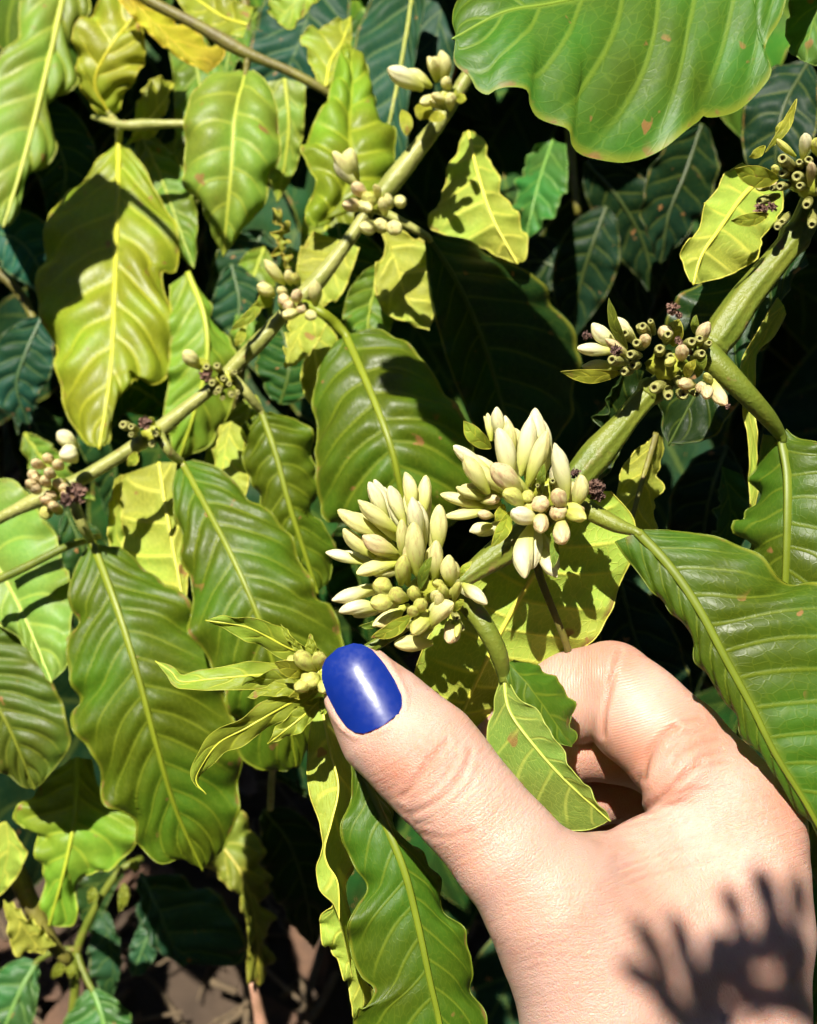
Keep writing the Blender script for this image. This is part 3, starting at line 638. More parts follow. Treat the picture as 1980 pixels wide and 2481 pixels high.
# ------------------------------------------------------------------ the paler branch behind, upper middle to left edge
back = thing('coffee_branch', 'thin pale branch with small bud clusters crossing from top middle to left edge', 'branch', at(1300, -60, .31))
tube('stem', back, [(1300, -60, .31), (1180, 120, .31), (1130, 190, .308), (1075, 280, .306), (1010, 365, .305), (935, 460, .304), (895, 505, .303), (850, 575, .302), (770, 680, .301), (700, 748, .300), (640, 815, .300), (560, 895, .300), (520, 935, .299), (450, 990, .298),
      (375, 1050, .298), (320, 1085, .298), (240, 1135, .297), (160, 1180, .297), (60, 1225, .296), (-60, 1285, .296)],
     [17, 17, 18, 17, 17, 21, 25, 15, 16, 22, 15, 21, 15, 15, 20, 16, 16, 23, 14, 14], M_PALE, 14, 110, ridge=0.04, nridge=4)
def bcl(node, knob, items): cluster(back, node, knob, items, depth_sc=1.3)
bcl((1085, 235, .304), 26, [('w', (940, 165), (1025, 215), 44, 2), ('c', (990, 165), (1045, 210), 34, 1), ('c', (1032, 138), (1060, 200), 28, 1), ('c', (1064, 122), (1075, 200), 34, 2), ('c', (1048, 140), (1062, 190), 26, 2), ('c', (1085, 185), (1090, 215), 26, 2), ('c', (1020, 250), (1060, 235), 28, 3), ('c', (1050, 225), (1085, 245), 28, 3), ('c', (1095, 230), (1090, 265), 30, 3),
    ('c', (1045, 245), (1075, 265), 24, 3), ('l', (1015, 290), (1030, 245), 42, 2), ('l', (1080, 285), (1035, 285), 26, 3), ('l', (1130, 240), (1105, 240), 24, 2), ('l', (985, 330), (975, 265), 30, 1)])
bcl((905, 490, .300), 26, [('c', (803, 368), (850, 445), 30, 2), ('w', (820, 380), (865, 450), 34, 2), ('c', (858, 358), (865, 430), 40, 2), ('c', (845, 385), (868, 440), 26, 1), ('p', (858, 450), (890, 480), 34, 3), ('c', (905, 450), (915, 490), 20, 3), ('c', (935, 465), (945, 505), 26, 3), ('p', (832, 495), (880, 500), 34, 3), ('c', (900, 510), (860, 495), 30, 3),
    ('c', (868, 545), (905, 540), 36, 3), ('c', (922, 540), (930, 560), 36, 3), ('c', (948, 545), (955, 560), 38, 3), ('c', (975, 490), (960, 480), 30, 2), ('y', (880, 470), (910, 490), 34, 3), ('c', (925, 480), (935, 520), 28, 3)])
bcl((705, 740, .297), 26, [('c', (640, 628), (690, 690), 30, 2), ('c', (622, 690), (665, 715), 34, 2), ('l', (620, 740), (660, 710), 36, 1), ('c', (697, 655), (705, 690), 24, 2), ('y', (717, 660), (725, 690), 22, 2), ('c', (762, 680), (765, 740), 32, 3), ('p', (725, 700), (720, 730), 28, 3), ('p', (680, 725), (700, 735), 30, 3), ('p', (695, 735), (715, 745), 28, 3), ('p', (725, 745), (735, 750), 26, 3),
    ('c', (692, 765), (728, 755), 28, 3), ('c', (743, 755), (745, 770), 28, 3), ('c', (675, 700), (695, 715), 24, 2), ('l', (560, 800), (640, 720), 26, 1), ('l', (570, 840), (590, 790), 22, 1)])
bcl((545, 920, .297), 24, [('c', (447, 850), (480, 890), 34, 2), ('l', (500, 905), (480, 870), 30, 1), ('D', (500, 910), (500, 910), 40, 1), ('f', (497, 885), (500, 890), 20, 2), ('f', (528, 890), (530, 892), 20, 2), ('f', (515, 925), (515, 925), 20, 2), ('f', (545, 915), (545, 915), 20, 3), ('f', (530, 945), (530, 945), 22, 3), ('f', (560, 958), (560, 958), 20, 3), ('f', (578, 955), (578, 955), 18, 2), ('f', (540, 962), (540, 962), 18, 2), ('f', (552, 930), (552, 930), 18, 3), ('f', (565, 905), (565, 905), 18, 2), ('f', (520, 950), (520, 950), 18, 1)])
bcl((370, 1050, .295), 24, [('f', (302, 1030), (305, 1032), 24, 2), ('f', (320, 1038), (322, 1040), 20, 2), ('f', (315, 1055), (318, 1055), 20, 3), ('D', (350, 1025), (350, 1025), 42, 2), ('f', (377, 1050), (377, 1050), 20, 3), ('l', (310, 1130), (330, 1095), 26, 1), ('l', (360, 1010), (375, 1030), 20, 1), ('f', (372, 1075), (372, 1072), 20, 2)])
bcl((150, 1185, .294), 26, [('w', (140, 1045), (185, 1085), 40, 1), ('w', (142, 1110), (185, 1115), 44, 2)]+[('p', (x, y), (x+20, y+14), 26, 2+(i % 2)) for i, (x, y) in enumerate([(70, 1140), (90, 1118), (108, 1105), (62, 1165), (85, 1160), (112, 1140), (132, 1120), (100, 1165), (125, 1170), (75, 1180), (110, 1195), (100, 1212), (140, 1180), (130, 1225), (150, 1190)])]
    + [('D', (185, 1195), (185, 1195), 66, 3), ('D', (160, 1210), (160, 1210), 44, 3), ('y', (110, 1235), (120, 1240), 34, 2), ('y', (140, 1240), (140, 1230), 26, 2)])

leaf(back, [(222, 1310), (285, 1480), (335, 1640), (380, 1810), (425, 1960), (492, 2112)],
     [(212, 1325), (182, 1385), (172, 1470), (181, 1505), (166, 1560), (175, 1640), (186, 1690), (172, 1742), (236, 1845), (242, 1925), (282, 1950), (328, 1990), (332, 2050), (380, 2082), (430, 2078), (492, 2112)],
     [(250, 1322), (310, 1342), (372, 1392), (432, 1440), (468, 1482), (500, 1560), (535, 1650), (570, 1760), (585, 1850), (575, 1950), (545, 2050), (492, 2112)],
     [.298, .290, .286, .286, .290, .296], dl=0.002, dr=0.008, col=G_LIT, n=13, per=9, nu=14, corr=0.0019, wave=0.0016, bulge=0.001, rib=(12, 4), rim=3.2,
     petiole=[(165, 1185, .297), (180, 1225, .293), (200, 1275, .294)], pet_r=(14, 14, 13, 9), pet_mat=M_PALE, wf=5)
leaf(back, [(440, 1120), (500, 1230), (560, 1345), (620, 1480), (660, 1600), (700, 1750), (718, 1860)],
     [(430, 1125), (422, 1200), (430, 1280), (450, 1350), (465, 1440), (456, 1500), (490, 1572), (512, 1622), (540, 1642), (560, 1720), (580, 1762), (572, 1812), (610, 1850), (718, 1880)],
     [(465, 1115), (530, 1138), (600, 1198), (660, 1260), (702, 1292), (732, 1362), (762, 1442), (800, 1462), (822, 1510), (827, 1562), (802, 1625), (772, 1722), (745, 1820), (718, 1880)],
     [.298, .288, .281, .279, .283, .290], dl=0.003, dr=0.006, col=G_LIT, n=12, per=9, nu=14, corr=0.0021, wave=0.0016, bulge=0.0015, rib=(10, 4), rim=3.0,
     petiole=[(385, 1050, .296), (402, 1082, .293), (420, 1105, .295)], pet_r=(13, 12, 11, 8), pet_mat=M_PALE, wf=5)
leaf(back, [(632, 995), (668, 1100), (700, 1220), (735, 1330), (770, 1440)],
     [(620, 1005), (592, 1030), (586, 1072), (605, 1150), (640, 1250), (690, 1340), (770, 1440)],
     [(650, 1000), (720, 1018), (757, 1062), (762, 1122), (766, 1250), (815, 1345), (770, 1440)],
     [.300, .298, .297, .298, .300], dl=0.004, dr=0.006, col=G_LIT, n=9, per=9, nu=12, corr=0.0018, wave=0.0014, bulge=0.001, rib=(10, 5), rim=2.6,
     petiole=[(555, 905, .299), (590, 942, .296), (615, 975, .298)], pet_r=(13, 12, 12, 8), pet_mat=M_PALE)
leaf(back, [(838, 812), (892, 935), (945, 1075), (972, 1190), (1000, 1330)],
     [(812, 830), (772, 900), (763, 1000), (770, 1130), (770, 1212), (788, 1252), (850, 1270), (1000, 1330)],
     [(868, 802), (930, 800), (1000, 850), (1062, 922), (1120, 1012), (1145, 1060), (1146, 1150), (1120, 1250), (1000, 1330)],
     [.299, .288, .281, .282, .288], dl=0.008, dr=0.008, col=G_LIT, n=9, per=10, nu=15, corr=0.0028, wave=0.0008, bulge=0.002, rib=(12, 6), rim=2.4,
     petiole=[(735, 735, .299), (780, 758, .297), (812, 785, .299)], pet_r=(12, 13, 14, 9), pet_mat=M_RIB)
leaf(back, [(1035, 572), (1110, 690), (1170, 830), (1215, 980), (1260, 1130)],
     [(1030, 585), (1040, 700), (1070, 830), (1120, 970), (1170, 1060), (1260, 1130)],
     [(1060, 568), (1110, 578), (1190, 612), (1270, 655), (1340, 725), (1390, 810), (1400, 940), (1350, 1060), (1260, 1130)],
     [.300, .305, .312, .318, .322], dl=0.002, dr=0.016, col=G_SHADE, n=9, per=8, nu=11, corr=0.0014, wave=0.0012, rib=(8, 3),
     petiole=[(905, 500, .303), (960, 530, .299), (1000, 552, .299)], pet_r=(12, 11, 10, 7), pet_mat=M_PALE)
leaf(back, [(1135, 318), (1158, 420), (1195, 530), (1255, 640)],
     [(1125, 320), (1078, 440), (1062, 498), (1038, 545), (1070, 565), (1160, 600), (1255, 640)],
     [(1145, 318), (1172, 345), (1195, 405), (1225, 480), (1268, 548), (1276, 620), (1255, 640)],
     [.324, .318, .314, .312], dl=0.004, dr=0.004, col=Y_UND, under=True, n=6, per=12, nu=12, corr=0.0016, wave=0.0008, rib=(5, 3), slant=0.3)
leaf(back, [(930, 560), (960, 640), (985, 720), (1040, 800)],
     [(925, 560), (935, 600), (915, 640), (908, 700), (940, 760), (1040, 800)],
     [(960, 555), (1040, 600), (1060, 700), (1040, 800)], [.334, .330, .326, .324], col=Y_UND, under=True, n=4, per=12, nu=9, corr=0.0018, rib=None)
leaf(back, [(770, 740), (735, 790), (705, 850), (690, 895)],
     [(705, 765), (695, 830), (690, 895)], [(800, 760), (775, 820), (740, 865), (690, 895)], [.322, .318, .314, .312], col=Y_UND, under=True, n=3, per=14, nu=8, rib=None)
leaf(back, [(850, 590), (810, 640), (780, 700), (740, 760)],
     [(760, 560), (725, 620), (722, 700), (740, 760)], [(870, 600), (850, 660), (820, 720), (740, 760)], [.346, .342, .338, .336], col=Y_UND, under=True, n=4, per=12, nu=8, rib=None)
leaf(back, [(760, 770), (765, 870), (790, 960), (830, 1050)],
     [(745, 780), (735, 870), (740, 960), (830, 1050)], [(800, 790), (830, 860), (840, 950), (830, 1050)], [.336, .332, .33, .328], col=Y_GRN, under=True, n=4, per=12, nu=8, rib=(5, 2))
# yellow underside between the two big leaves, the branch's shadow on it
leaf(back, [(385, 1120), (400, 1220), (420, 1330), (450, 1490)],
     [(300, 1150), (268, 1230), (270, 1330), (290, 1400), (370, 1450), (450, 1490)],
     [(430, 1120), (445, 1220), (455, 1360), (450, 1490)], [.322, .316, .310, .306], dl=0.004, col=Y_UND, under=True, n=5, per=12, nu=12, corr=0.0022, wave=0.001, rib=(5, 3), slant=-1.2)
leaf(back, [(290, 1150), (282, 1240), (285, 1330), (300, 1420)], [(280, 1160), (264, 1240), (268, 1340), (300, 1420)], [(295, 1150), (296, 1240), (300, 1340), (300, 1420)], [.305, .306, .308, .31], col=Y_UND, under=True, n=3, per=10, nu=5, rib=None)
leaf(back, [(560, 1020), (545, 1090), (540, 1160), (560, 1240)], [(535, 1030), (520, 1100), (525, 1170), (560, 1240)], [(590, 1040), (595, 1110), (600, 1180), (560, 1240)], [.326, .322, .318, .315], col=Y_UND, under=True, n=4, per=10, nu=7, rib=None)

# ------------------------------------------------------------------ the big leaf over the upper right corner
big = thing('coffee_branch', 'nearest branch with one huge glossy green leaf hanging into the upper right corner', 'branch', at(2150, -420, .222))
leaf(big, [(2080, -330), (1900, -200), (1700, -95), (1500, -30), (1340, 8), (1220, 30), (1096, 95)],
     [(2040, -360), (1850, -420), (1600, -400), (1350, -290), (1180, -120), (1105, 0), (1096, 95)],
     [(2075, -290), (2020, -160), (1935, -60), (1893, 42), (1863, 94), (1857, 128), (1869, 172), (1850, 205), (1790, 260), (1724, 282), (1702, 282), (1687, 302), (1608, 365), (1526, 391), (1474, 389), (1414, 371), (1390, 350), (1381, 313), (1341, 293), (1307, 277), (1288, 252), (1275, 222), (1242, 220), (1210, 225), (1182, 238), (1153, 221), (1137, 188), (1101, 150), (1096, 95)],
     [.228, .226, .221, .213, .208], dl=0.010, dr=-0.009, col=(0.07, 0.145, 0.012), n=11, per=14, nu=26, corr=0.0011, wave=0.0009, bulge=0.0018, rib=(8, 4), rim=1.0, slant=1.0, wf=3,
     petiole=[(2150, -420, .222), (2120, -370, .225)], pet_r=(20, 18, 10))
leaf(big, [(2050, -120), (1990, 0), (1960, 90), (1950, 150)], [(1950, -100), (1918, 0), (1908, 60), (1912, 115), (1950, 152)], [(2110, -60), (2070, 60), (2000, 150), (1950, 152)], [.229, .230, .231, .232], dl=0.003, col=(0.10, 0.2, 0.03), n=4, per=12, nu=9, wave=0.001, rib=None)
tube('stem', big, [(2150, -420, .222), (2140, -250, .223), (2110, -150, .226), (2050, -120, .228)], [24, 22, 18, 12], M_STEM)

# ------------------------------------------------------------------ upper left: twig with the pointed pale leaf
tw = thing('coffee_branch', 'olive twig across the top left that carries a pointed pale green leaf', 'branch', at(280, -60, .37))
tube('stem', tw, [(280, -60, .37), (360, 0, .37), (480, 62, .368), (590, 125, .366), (700, 172, .366), (790, 222, .367), (830, 260, .372)], [15, 15, 14, 18, 12, 12, 8], M_TWIG, 12, 60)
leaf(tw, [(596, 172), (570, 280), (562, 400), (552, 510), (541, 622)],
     [(580, 170), (505, 190), (462, 230), (451, 290), (447, 380), (450, 452), (482, 490), (512, 550), (530, 592), (541, 622)],
     [(612, 170), (642, 192), (667, 250), (677, 320), (676, 390), (652, 422), (642, 490), (592, 552), (560, 590), (541, 622)],
     [.366, .358, .355, .356, .360], dl=0.003, dr=0.003, col=G_PALE, n=7, per=10, nu=13, corr=0.0016, wave=0.001, bulge=0.003, rib=(6, 3), rim=2.4, petiole=[(602, 130, .366)], pet_r=(9, 9, 6), pet_mat=M_TWIG)
leaf(tw, [(690, 190), (700, 300), (690, 400), (672, 490)], [(640, 200), (650, 320), (650, 410), (672, 490)], [(740, 200), (735, 310), (715, 410), (672, 490)], [.40, .40, .402, .405], col=G_PALE, n=5, per=10, nu=8, rib=(6, 3))
leaf(tw, [(300, -20), (380, 60), (450, 130), (505, 178)], [(310, -30), (420, 40), (500, 100), (545, 130), (505, 178)], [(280, -10), (340, 60), (420, 130), (505, 178)], [.385, .385, .386, .388], dl=0.01, col=(0.42, 0.34, 0.025), under=True, n=5, per=10, nu=8, rib=None)
leaf(tw, [(600, 60), (540, 40), (480, 0), (420, -40)], [(590, 90), (520, 80), (450, 30), (420, -40)], [(615, 20), (560, 0), (500, -40), (420, -40)], [.39, .395, .40, .41], col=Y_GRN, n=4, per=10, nu=8, rib=(5, 3))
leaf(tw, [(845, 105), (852, 200), (846, 305), (850, 400), (825, 480), (762, 553)],
     [(838, 105), (815, 150), (797, 230), (792, 255), (758, 305), (728, 378), (742, 402), (766, 447), (742, 508), (742, 545), (762, 553)],
     [(850, 108), (868, 140), (890, 190), (910, 240), (922, 285), (942, 345), (968, 400), (930, 470), (860, 500), (800, 530), (762, 553)],
     [.372, .360, .350, .343, .338], dl=-0.002, dr=0.006, col=(0.20, 0.27, 0.016), n=8, per=11, nu=14, corr=0.0030, wave=0.0026, bulge=0.003, rib=None, rim=2.6, slant=-0.6, wf=3.2)
leaf(tw, [(790, 210), (800, 150), (830, 100), (850, 40)], [(770, 200), (745, 130), (730, 85), (790, 60), (850, 40)], [(800, 200), (830, 160), (850, 100), (850, 40)], [.372, .376, .38, .385], col=Y_GRN, n=4, per=10, nu=8, rib=(5, 2))

# ------------------------------------------------------------------ far left: node with the half-shaded leaf
fl = thing('coffee_branch', 'short branch at left with a long drooping leaf half in shade', 'branch', at(520, 300, .40))
tube('stem', fl, [(520, 302, .40), (450, 300, .40), (370, 301, .40), (300, 303, .40), (255, 292, .402), (225, 284, .41)], [9, 10, 10, 14, 10, 6], M_PALE, 10, 40)
leaf(fl, [(288, 345), (285, 500), (278, 700), (268, 900), (240, 1088)],
     [(255, 372), (192, 440), (142, 500), (102, 600), (94, 700), (110, 800), (140, 862), (152, 940), (162, 1012), (218, 1080), (240, 1088)],
     [(305, 355), (350, 410), (372, 452), (410, 512), (431, 590), (427, 650), (392, 662), (410, 740), (414, 850), (411, 902), (372, 932), (322, 912), (278, 985), (265, 1070), (240, 1088)],
     [.406, .393, .381, .371, .364], dl=0.006, dr=0.004, col=(0.25, 0.30, 0.018), n=9, per=11, nu=14, corr=0.0030, wave=0.0022, bulge=0.002, rib=(8, 4), rim=2.6, petiole=[(290, 305, .40)], pet_r=(9, 9, 6), pet_mat=M_PALE)
leaf(fl, [(268, 280), (230, 200), (270, 110), (330, 30), (360, -60)],
     [(240, 275), (200, 230), (195, 190), (180, 75), (240, 10), (300, -40), (360, -60)],
     [(290, 270), (300, 230), (330, 190), (352, 120), (340, 50), (350, -10), (360, -60)],
     [.402, .396, .394, .398, .404], col=(0.30, 0.335, 0.025), n=6, per=10, nu=11, corr=0.002, wave=0.002, rib=(5, 3), petiole=[(285, 298, .40)], pet_r=(8, 8, 6), pet_mat=M_PALE)
leaf(fl, [(320, 330), (360, 290), (400, 240), (420, 200)], [(290, 370), (330, 340), (380, 320), (420, 200)], [(330, 260), (345, 230), (370, 190), (420, 200)], [.42, .425, .43, .435], col=Y_GRN, n=3, per=10, nu=7, rib=(4, 2))
leaf(fl, [(440, 330), (410, 420), (440, 520), (460, 590)], [(400, 350), (380, 410), (395, 500), (460, 590)], [(470, 330), (480, 430), (475, 520), (460, 590)], [.43, .43, .432, .436], col=G_LIT, n=4, per=10, nu=8, rib=None)
leaf(fl, [(455, 660), (495, 770), (500, 880), (470, 1000), (430, 1120)],
     [(412, 690), (412, 790), (410, 900), (400, 1010), (430, 1120)], [(465, 670), (515, 770), (562, 845), (568, 930), (530, 1050), (430, 1120)],
     [.372, .366, .364, .364, .368], dr=0.006, col=(0.19, 0.27, 0.022), n=7, per=10, nu=10, corr=0.002, wave=0.0014, rib=(9, 4))

# ------------------------------------------------------------------ left edge, top
le = thing('coffee_branch', 'branch beyond the left edge with a broad shiny leaf at top left', 'branch', at(-160, -260, .452))
tube('stem', le, [(-160, -260, .452), (0, -200, .452), (170, -140, .453)], [18, 17, 14], M_STEM)
leaf(le, [(175, -110), (150, 0), (112, 170), (62, 370), (5, 555)],
     [(150, -110), (70, -40), (48, 20), (40, 100), (-20, 160), (-60, 260), (-70, 400), (5, 560)],
     [(190, -100), (215, 0), (208, 45), (180, 80), (170, 130), (186, 200), (112, 255), (130, 330), (131, 370), (100, 410), (46, 432), (40, 520), (5, 560)],
     [.452, .444, .436, .429, .422], dl=-0.002, dr=0.006, col=G_PALE, n=8, per=11, nu=14, corr=0.0022, wave=0.0014, bulge=0.002, rib=(11, 5), rim=3)
# left edge, middle: pale leaf in the sun and the ribbed one below it
lm = thing('coffee_branch', 'branch at the left edge with a pale sunlit leaf over a dark ribbed one', 'branch', at(-260, 1180, .315))
tube('stem', lm, [(-260, 1180, .315), (-160, 1200, .315), (-60, 1230, .314)], [16, 15, 12], M_STEM)
leaf(lm, [(-80, 1260), (10, 1400), (70, 1520), (125, 1655)],
     [(-120, 1320), (-80, 1430), (0, 1512), (60, 1560), (110, 1640), (125, 1655)],
     [(-40, 1180), (20, 1160), (60, 1190), (120, 1272), (142, 1330), (150, 1372), (176, 1402), (170, 1530), (165, 1600), (125, 1655)],
     [.323, .317, .311, .306], col=(0.20, 0.31, 0.045), n=7, per=10, nu=12, corr=0.0014, wave=0.0012, bulge=0.001, rib=(6, 3))
leaf(lm, [(-140, 1480), (-60, 1620), (20, 1760), (85, 1915)],
     [(-200, 1560), (-140, 1720), (-50, 1830), (40, 1895), (85, 1915)],
     [(-80, 1440), (0, 1512), (62, 1562), (122, 1642), (142, 1692), (168, 1762), (162, 1822), (85, 1915)],
     [.320, .316, .314, .318], col=(0.085, 0.12, 0.012), n=10, per=9, nu=12, corr=0.0022, wave=0.0010, rib=(6, 3))
tube('petiole', lm, [(-60, 1430, .300), (60, 1375, .300), (160, 1325, .301), (240, 1300, .31)], [11, 11, 10, 8], M_STEM)
# lower left: bright leaf and yellow strips
ll = thing('coffee_branch', 'low branch at lower left with a bright broken-edged leaf', 'branch', at(-80, 2050, .37))
tube('stem', ll, [(-80, 2000, .37), (10, 2060, .368), (70, 2180, .366), (130, 2290, .366), (170, 2330, .368)], [20, 22, 24, 20, 14], M_TWIG)
leaf(ll, [(186, 1835), (182, 1970), (155, 2110), (118, 2245)],
     [(172, 1840), (100, 1902), (46, 1960), (40, 1990), (86, 2030), (100, 2092), (106, 2180), (118, 2245)],
     [(222, 1840), (241, 1922), (290, 1960), (331, 1992), (326, 2050), (292, 2088), (205, 2120), (185, 2180), (176, 2240), (118, 2245)],
     [.346, .340, .338, .342], dl=0.003, dr=0.004, col=(0.20, 0.29, 0.022), n=7, per=10, nu=12, corr=0.0018, wave=0.0016, rib=(7, 4), rim=2.8)
leaf(ll, [(15, 1990), (20, 2060), (0, 2140), (-40, 2200)], [(-30, 2000), (-40, 2080), (-40, 2200)], [(30, 2010), (62, 2075), (20, 2150), (-40, 2200)], [.35, .35, .352, .354], col=Y_UND, under=True, n=3, per=10, nu=7, rib=None)
leaf(ll, [(20, 2190), (60, 2250), (100, 2300), (135, 2290)], [(10, 2180), (20, 2250), (40, 2310), (135, 2295)], [(30, 2185), (58, 2220), (90, 2240), (135, 2290)], [.356, .356, .358, .36], col=Y_UND, under=True, n=3, per=10, nu=7, rib=None)
# bottom left: shaded seedling leaves
bl = thing('coffee_branch', 'shaded low shoot at bottom left with blue green leaves above the soil', 'branch', at(150, 2620, .46))
tube('stem', bl, [(150, 2620, .46), (180, 2420, .452), (185, 2310, .448), (230, 2200, .446), (290, 2110, .446), (345, 2080, .45)], [10, 10, 12, 10, 9, 8], M_STEM)
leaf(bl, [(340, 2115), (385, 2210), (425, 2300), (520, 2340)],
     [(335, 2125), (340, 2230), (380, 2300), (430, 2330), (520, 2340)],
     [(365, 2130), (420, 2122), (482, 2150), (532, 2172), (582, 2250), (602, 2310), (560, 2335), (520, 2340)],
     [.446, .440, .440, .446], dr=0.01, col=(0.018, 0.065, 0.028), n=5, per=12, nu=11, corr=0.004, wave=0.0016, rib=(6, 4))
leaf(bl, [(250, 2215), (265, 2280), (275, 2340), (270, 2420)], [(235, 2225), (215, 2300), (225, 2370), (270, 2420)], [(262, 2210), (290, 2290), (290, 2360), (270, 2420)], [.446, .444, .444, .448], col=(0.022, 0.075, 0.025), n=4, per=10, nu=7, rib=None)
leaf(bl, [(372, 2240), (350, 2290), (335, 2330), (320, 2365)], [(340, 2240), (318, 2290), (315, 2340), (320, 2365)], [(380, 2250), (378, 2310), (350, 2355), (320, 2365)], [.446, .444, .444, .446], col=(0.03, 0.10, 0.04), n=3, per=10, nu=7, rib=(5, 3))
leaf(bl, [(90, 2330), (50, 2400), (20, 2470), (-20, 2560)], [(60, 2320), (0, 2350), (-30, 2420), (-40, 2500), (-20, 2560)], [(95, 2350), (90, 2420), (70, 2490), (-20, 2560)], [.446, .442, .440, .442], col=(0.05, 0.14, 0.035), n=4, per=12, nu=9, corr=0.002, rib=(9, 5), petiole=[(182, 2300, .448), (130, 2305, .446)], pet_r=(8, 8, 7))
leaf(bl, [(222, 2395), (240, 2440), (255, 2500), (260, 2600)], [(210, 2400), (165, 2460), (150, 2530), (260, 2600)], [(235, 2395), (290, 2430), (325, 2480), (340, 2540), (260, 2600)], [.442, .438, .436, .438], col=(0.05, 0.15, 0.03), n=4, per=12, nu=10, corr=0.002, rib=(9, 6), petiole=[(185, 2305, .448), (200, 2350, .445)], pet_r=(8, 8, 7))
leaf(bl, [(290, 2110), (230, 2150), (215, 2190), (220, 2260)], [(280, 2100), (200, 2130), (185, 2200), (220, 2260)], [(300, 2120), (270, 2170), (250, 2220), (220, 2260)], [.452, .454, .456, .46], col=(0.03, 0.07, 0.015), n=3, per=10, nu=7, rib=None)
for a, b, w in (((300, 2140), (290, 2210), 12), ((225, 2150), (215, 2190), 12), ((275, 2080), (260, 2105), 12), ((320, 2085), (325, 2115), 12), ((150, 2330), (125, 2370), 12), ((165, 2335), (170, 2370), 12)):
    auto_leaf(bl, [a, ((a[0]+b[0])/2+4, (a[1]+b[1])/2), b], w, [.44, .438, .438], roll=0.4, col=(0.18, 0.22, 0.02), n=3, per=9, nu=4, corr=0.0002, wave=0.0003, rib=None, rim=1)
# the dying spotted leaf beside it
sk = thing('coffee_branch', 'bare branch at lower middle with a ragged yellowing leaf spotted red', 'branch', at(640, 2640, .42))
tube('stem', sk, [(660, 2640, .43), (640, 2520, .425), (625, 2440, .42), (612, 2380, .416)], [26, 24, 15, 10], stalk_mat('pink_brown_stem', (0.55, 0.30, 0.20), (0.36, 0.2, 0.12), 0.6))
leaf(sk, [(470, 1960), (530, 2040), (590, 2130), (620, 2260), (628, 2390)],
     [(440, 1975), (480, 2080), (540, 2130), (590, 2200), (603, 2300), (600, 2372), (628, 2390)],
     [(490, 1950), (560, 1955), (600, 1990), (640, 2080), (645, 2180), (650, 2300), (642, 2380), (628, 2390)],
     [.415, .408, .404, .406, .414], dr=0.006, col=(0.19, 0.20, 0.025), n=7, per=10, nu=10, corr=0.0028, wave=0.003, rib=(6, 3), wf=6)
leaf(sk, [(640, 1860), (690, 1830), (740, 1870), (790, 1940)], [(640, 1850), (680, 1790), (740, 1810), (790, 1940)], [(650, 1870), (690, 1900), (740, 1930), (790, 1940)], [.40, .40, .402, .405], col=G_SHADE, n=3, per=10, nu=7, rib=None)
tube('twig', sk, [(700, 1700, .36), (670, 1790, .37), (660, 1870, .38), (655, 1960, .39)], [9, 9, 8, 8], M_PALE)
# ------------------------------------------------------------------ leaves behind, top middle, with shade put into their dark colours
tm = thing('coffee_branch', 'shaded branch at top middle with leaves coloured dark blue green for shade', 'branch', at(1020, -240, .46))
tube('stem', tm, [(1020, -240, .46), (860, -120, .455), (700, -60, .45)], [18, 17, 14], M_TWIG)
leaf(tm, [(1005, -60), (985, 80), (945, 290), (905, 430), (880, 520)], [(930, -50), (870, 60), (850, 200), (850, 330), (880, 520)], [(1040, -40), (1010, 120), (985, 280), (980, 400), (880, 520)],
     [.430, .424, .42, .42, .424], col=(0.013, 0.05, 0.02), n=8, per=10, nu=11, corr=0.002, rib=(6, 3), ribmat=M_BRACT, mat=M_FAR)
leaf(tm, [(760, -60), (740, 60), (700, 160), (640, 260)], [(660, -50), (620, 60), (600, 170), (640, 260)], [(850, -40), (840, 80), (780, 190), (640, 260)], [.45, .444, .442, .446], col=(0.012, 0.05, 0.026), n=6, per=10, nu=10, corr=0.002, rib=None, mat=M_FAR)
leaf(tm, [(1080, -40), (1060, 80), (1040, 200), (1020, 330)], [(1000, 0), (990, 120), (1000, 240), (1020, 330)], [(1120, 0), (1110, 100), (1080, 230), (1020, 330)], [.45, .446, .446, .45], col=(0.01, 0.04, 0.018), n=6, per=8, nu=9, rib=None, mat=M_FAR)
leaf(tm, [(760, -50), (720, 0), (680, 40), (650, 30)], [(700, -60), (660, -10), (650, 30)], [(790, -20), (740, 30), (700, 70), (650, 30)], [.40, .40, .40, .402], col=Y_GRN, n=3, per=9, nu=6, rib=None)
auto_leaf(tm, [(1085, -40), (1080, 60), (1070, 170), (1060, 260)], 40, [.52, .52, .525, .53], roll=0.3, col=(0.30, 0.09, 0.045), n=5, per=8, nu=7, rib=(5, 3))
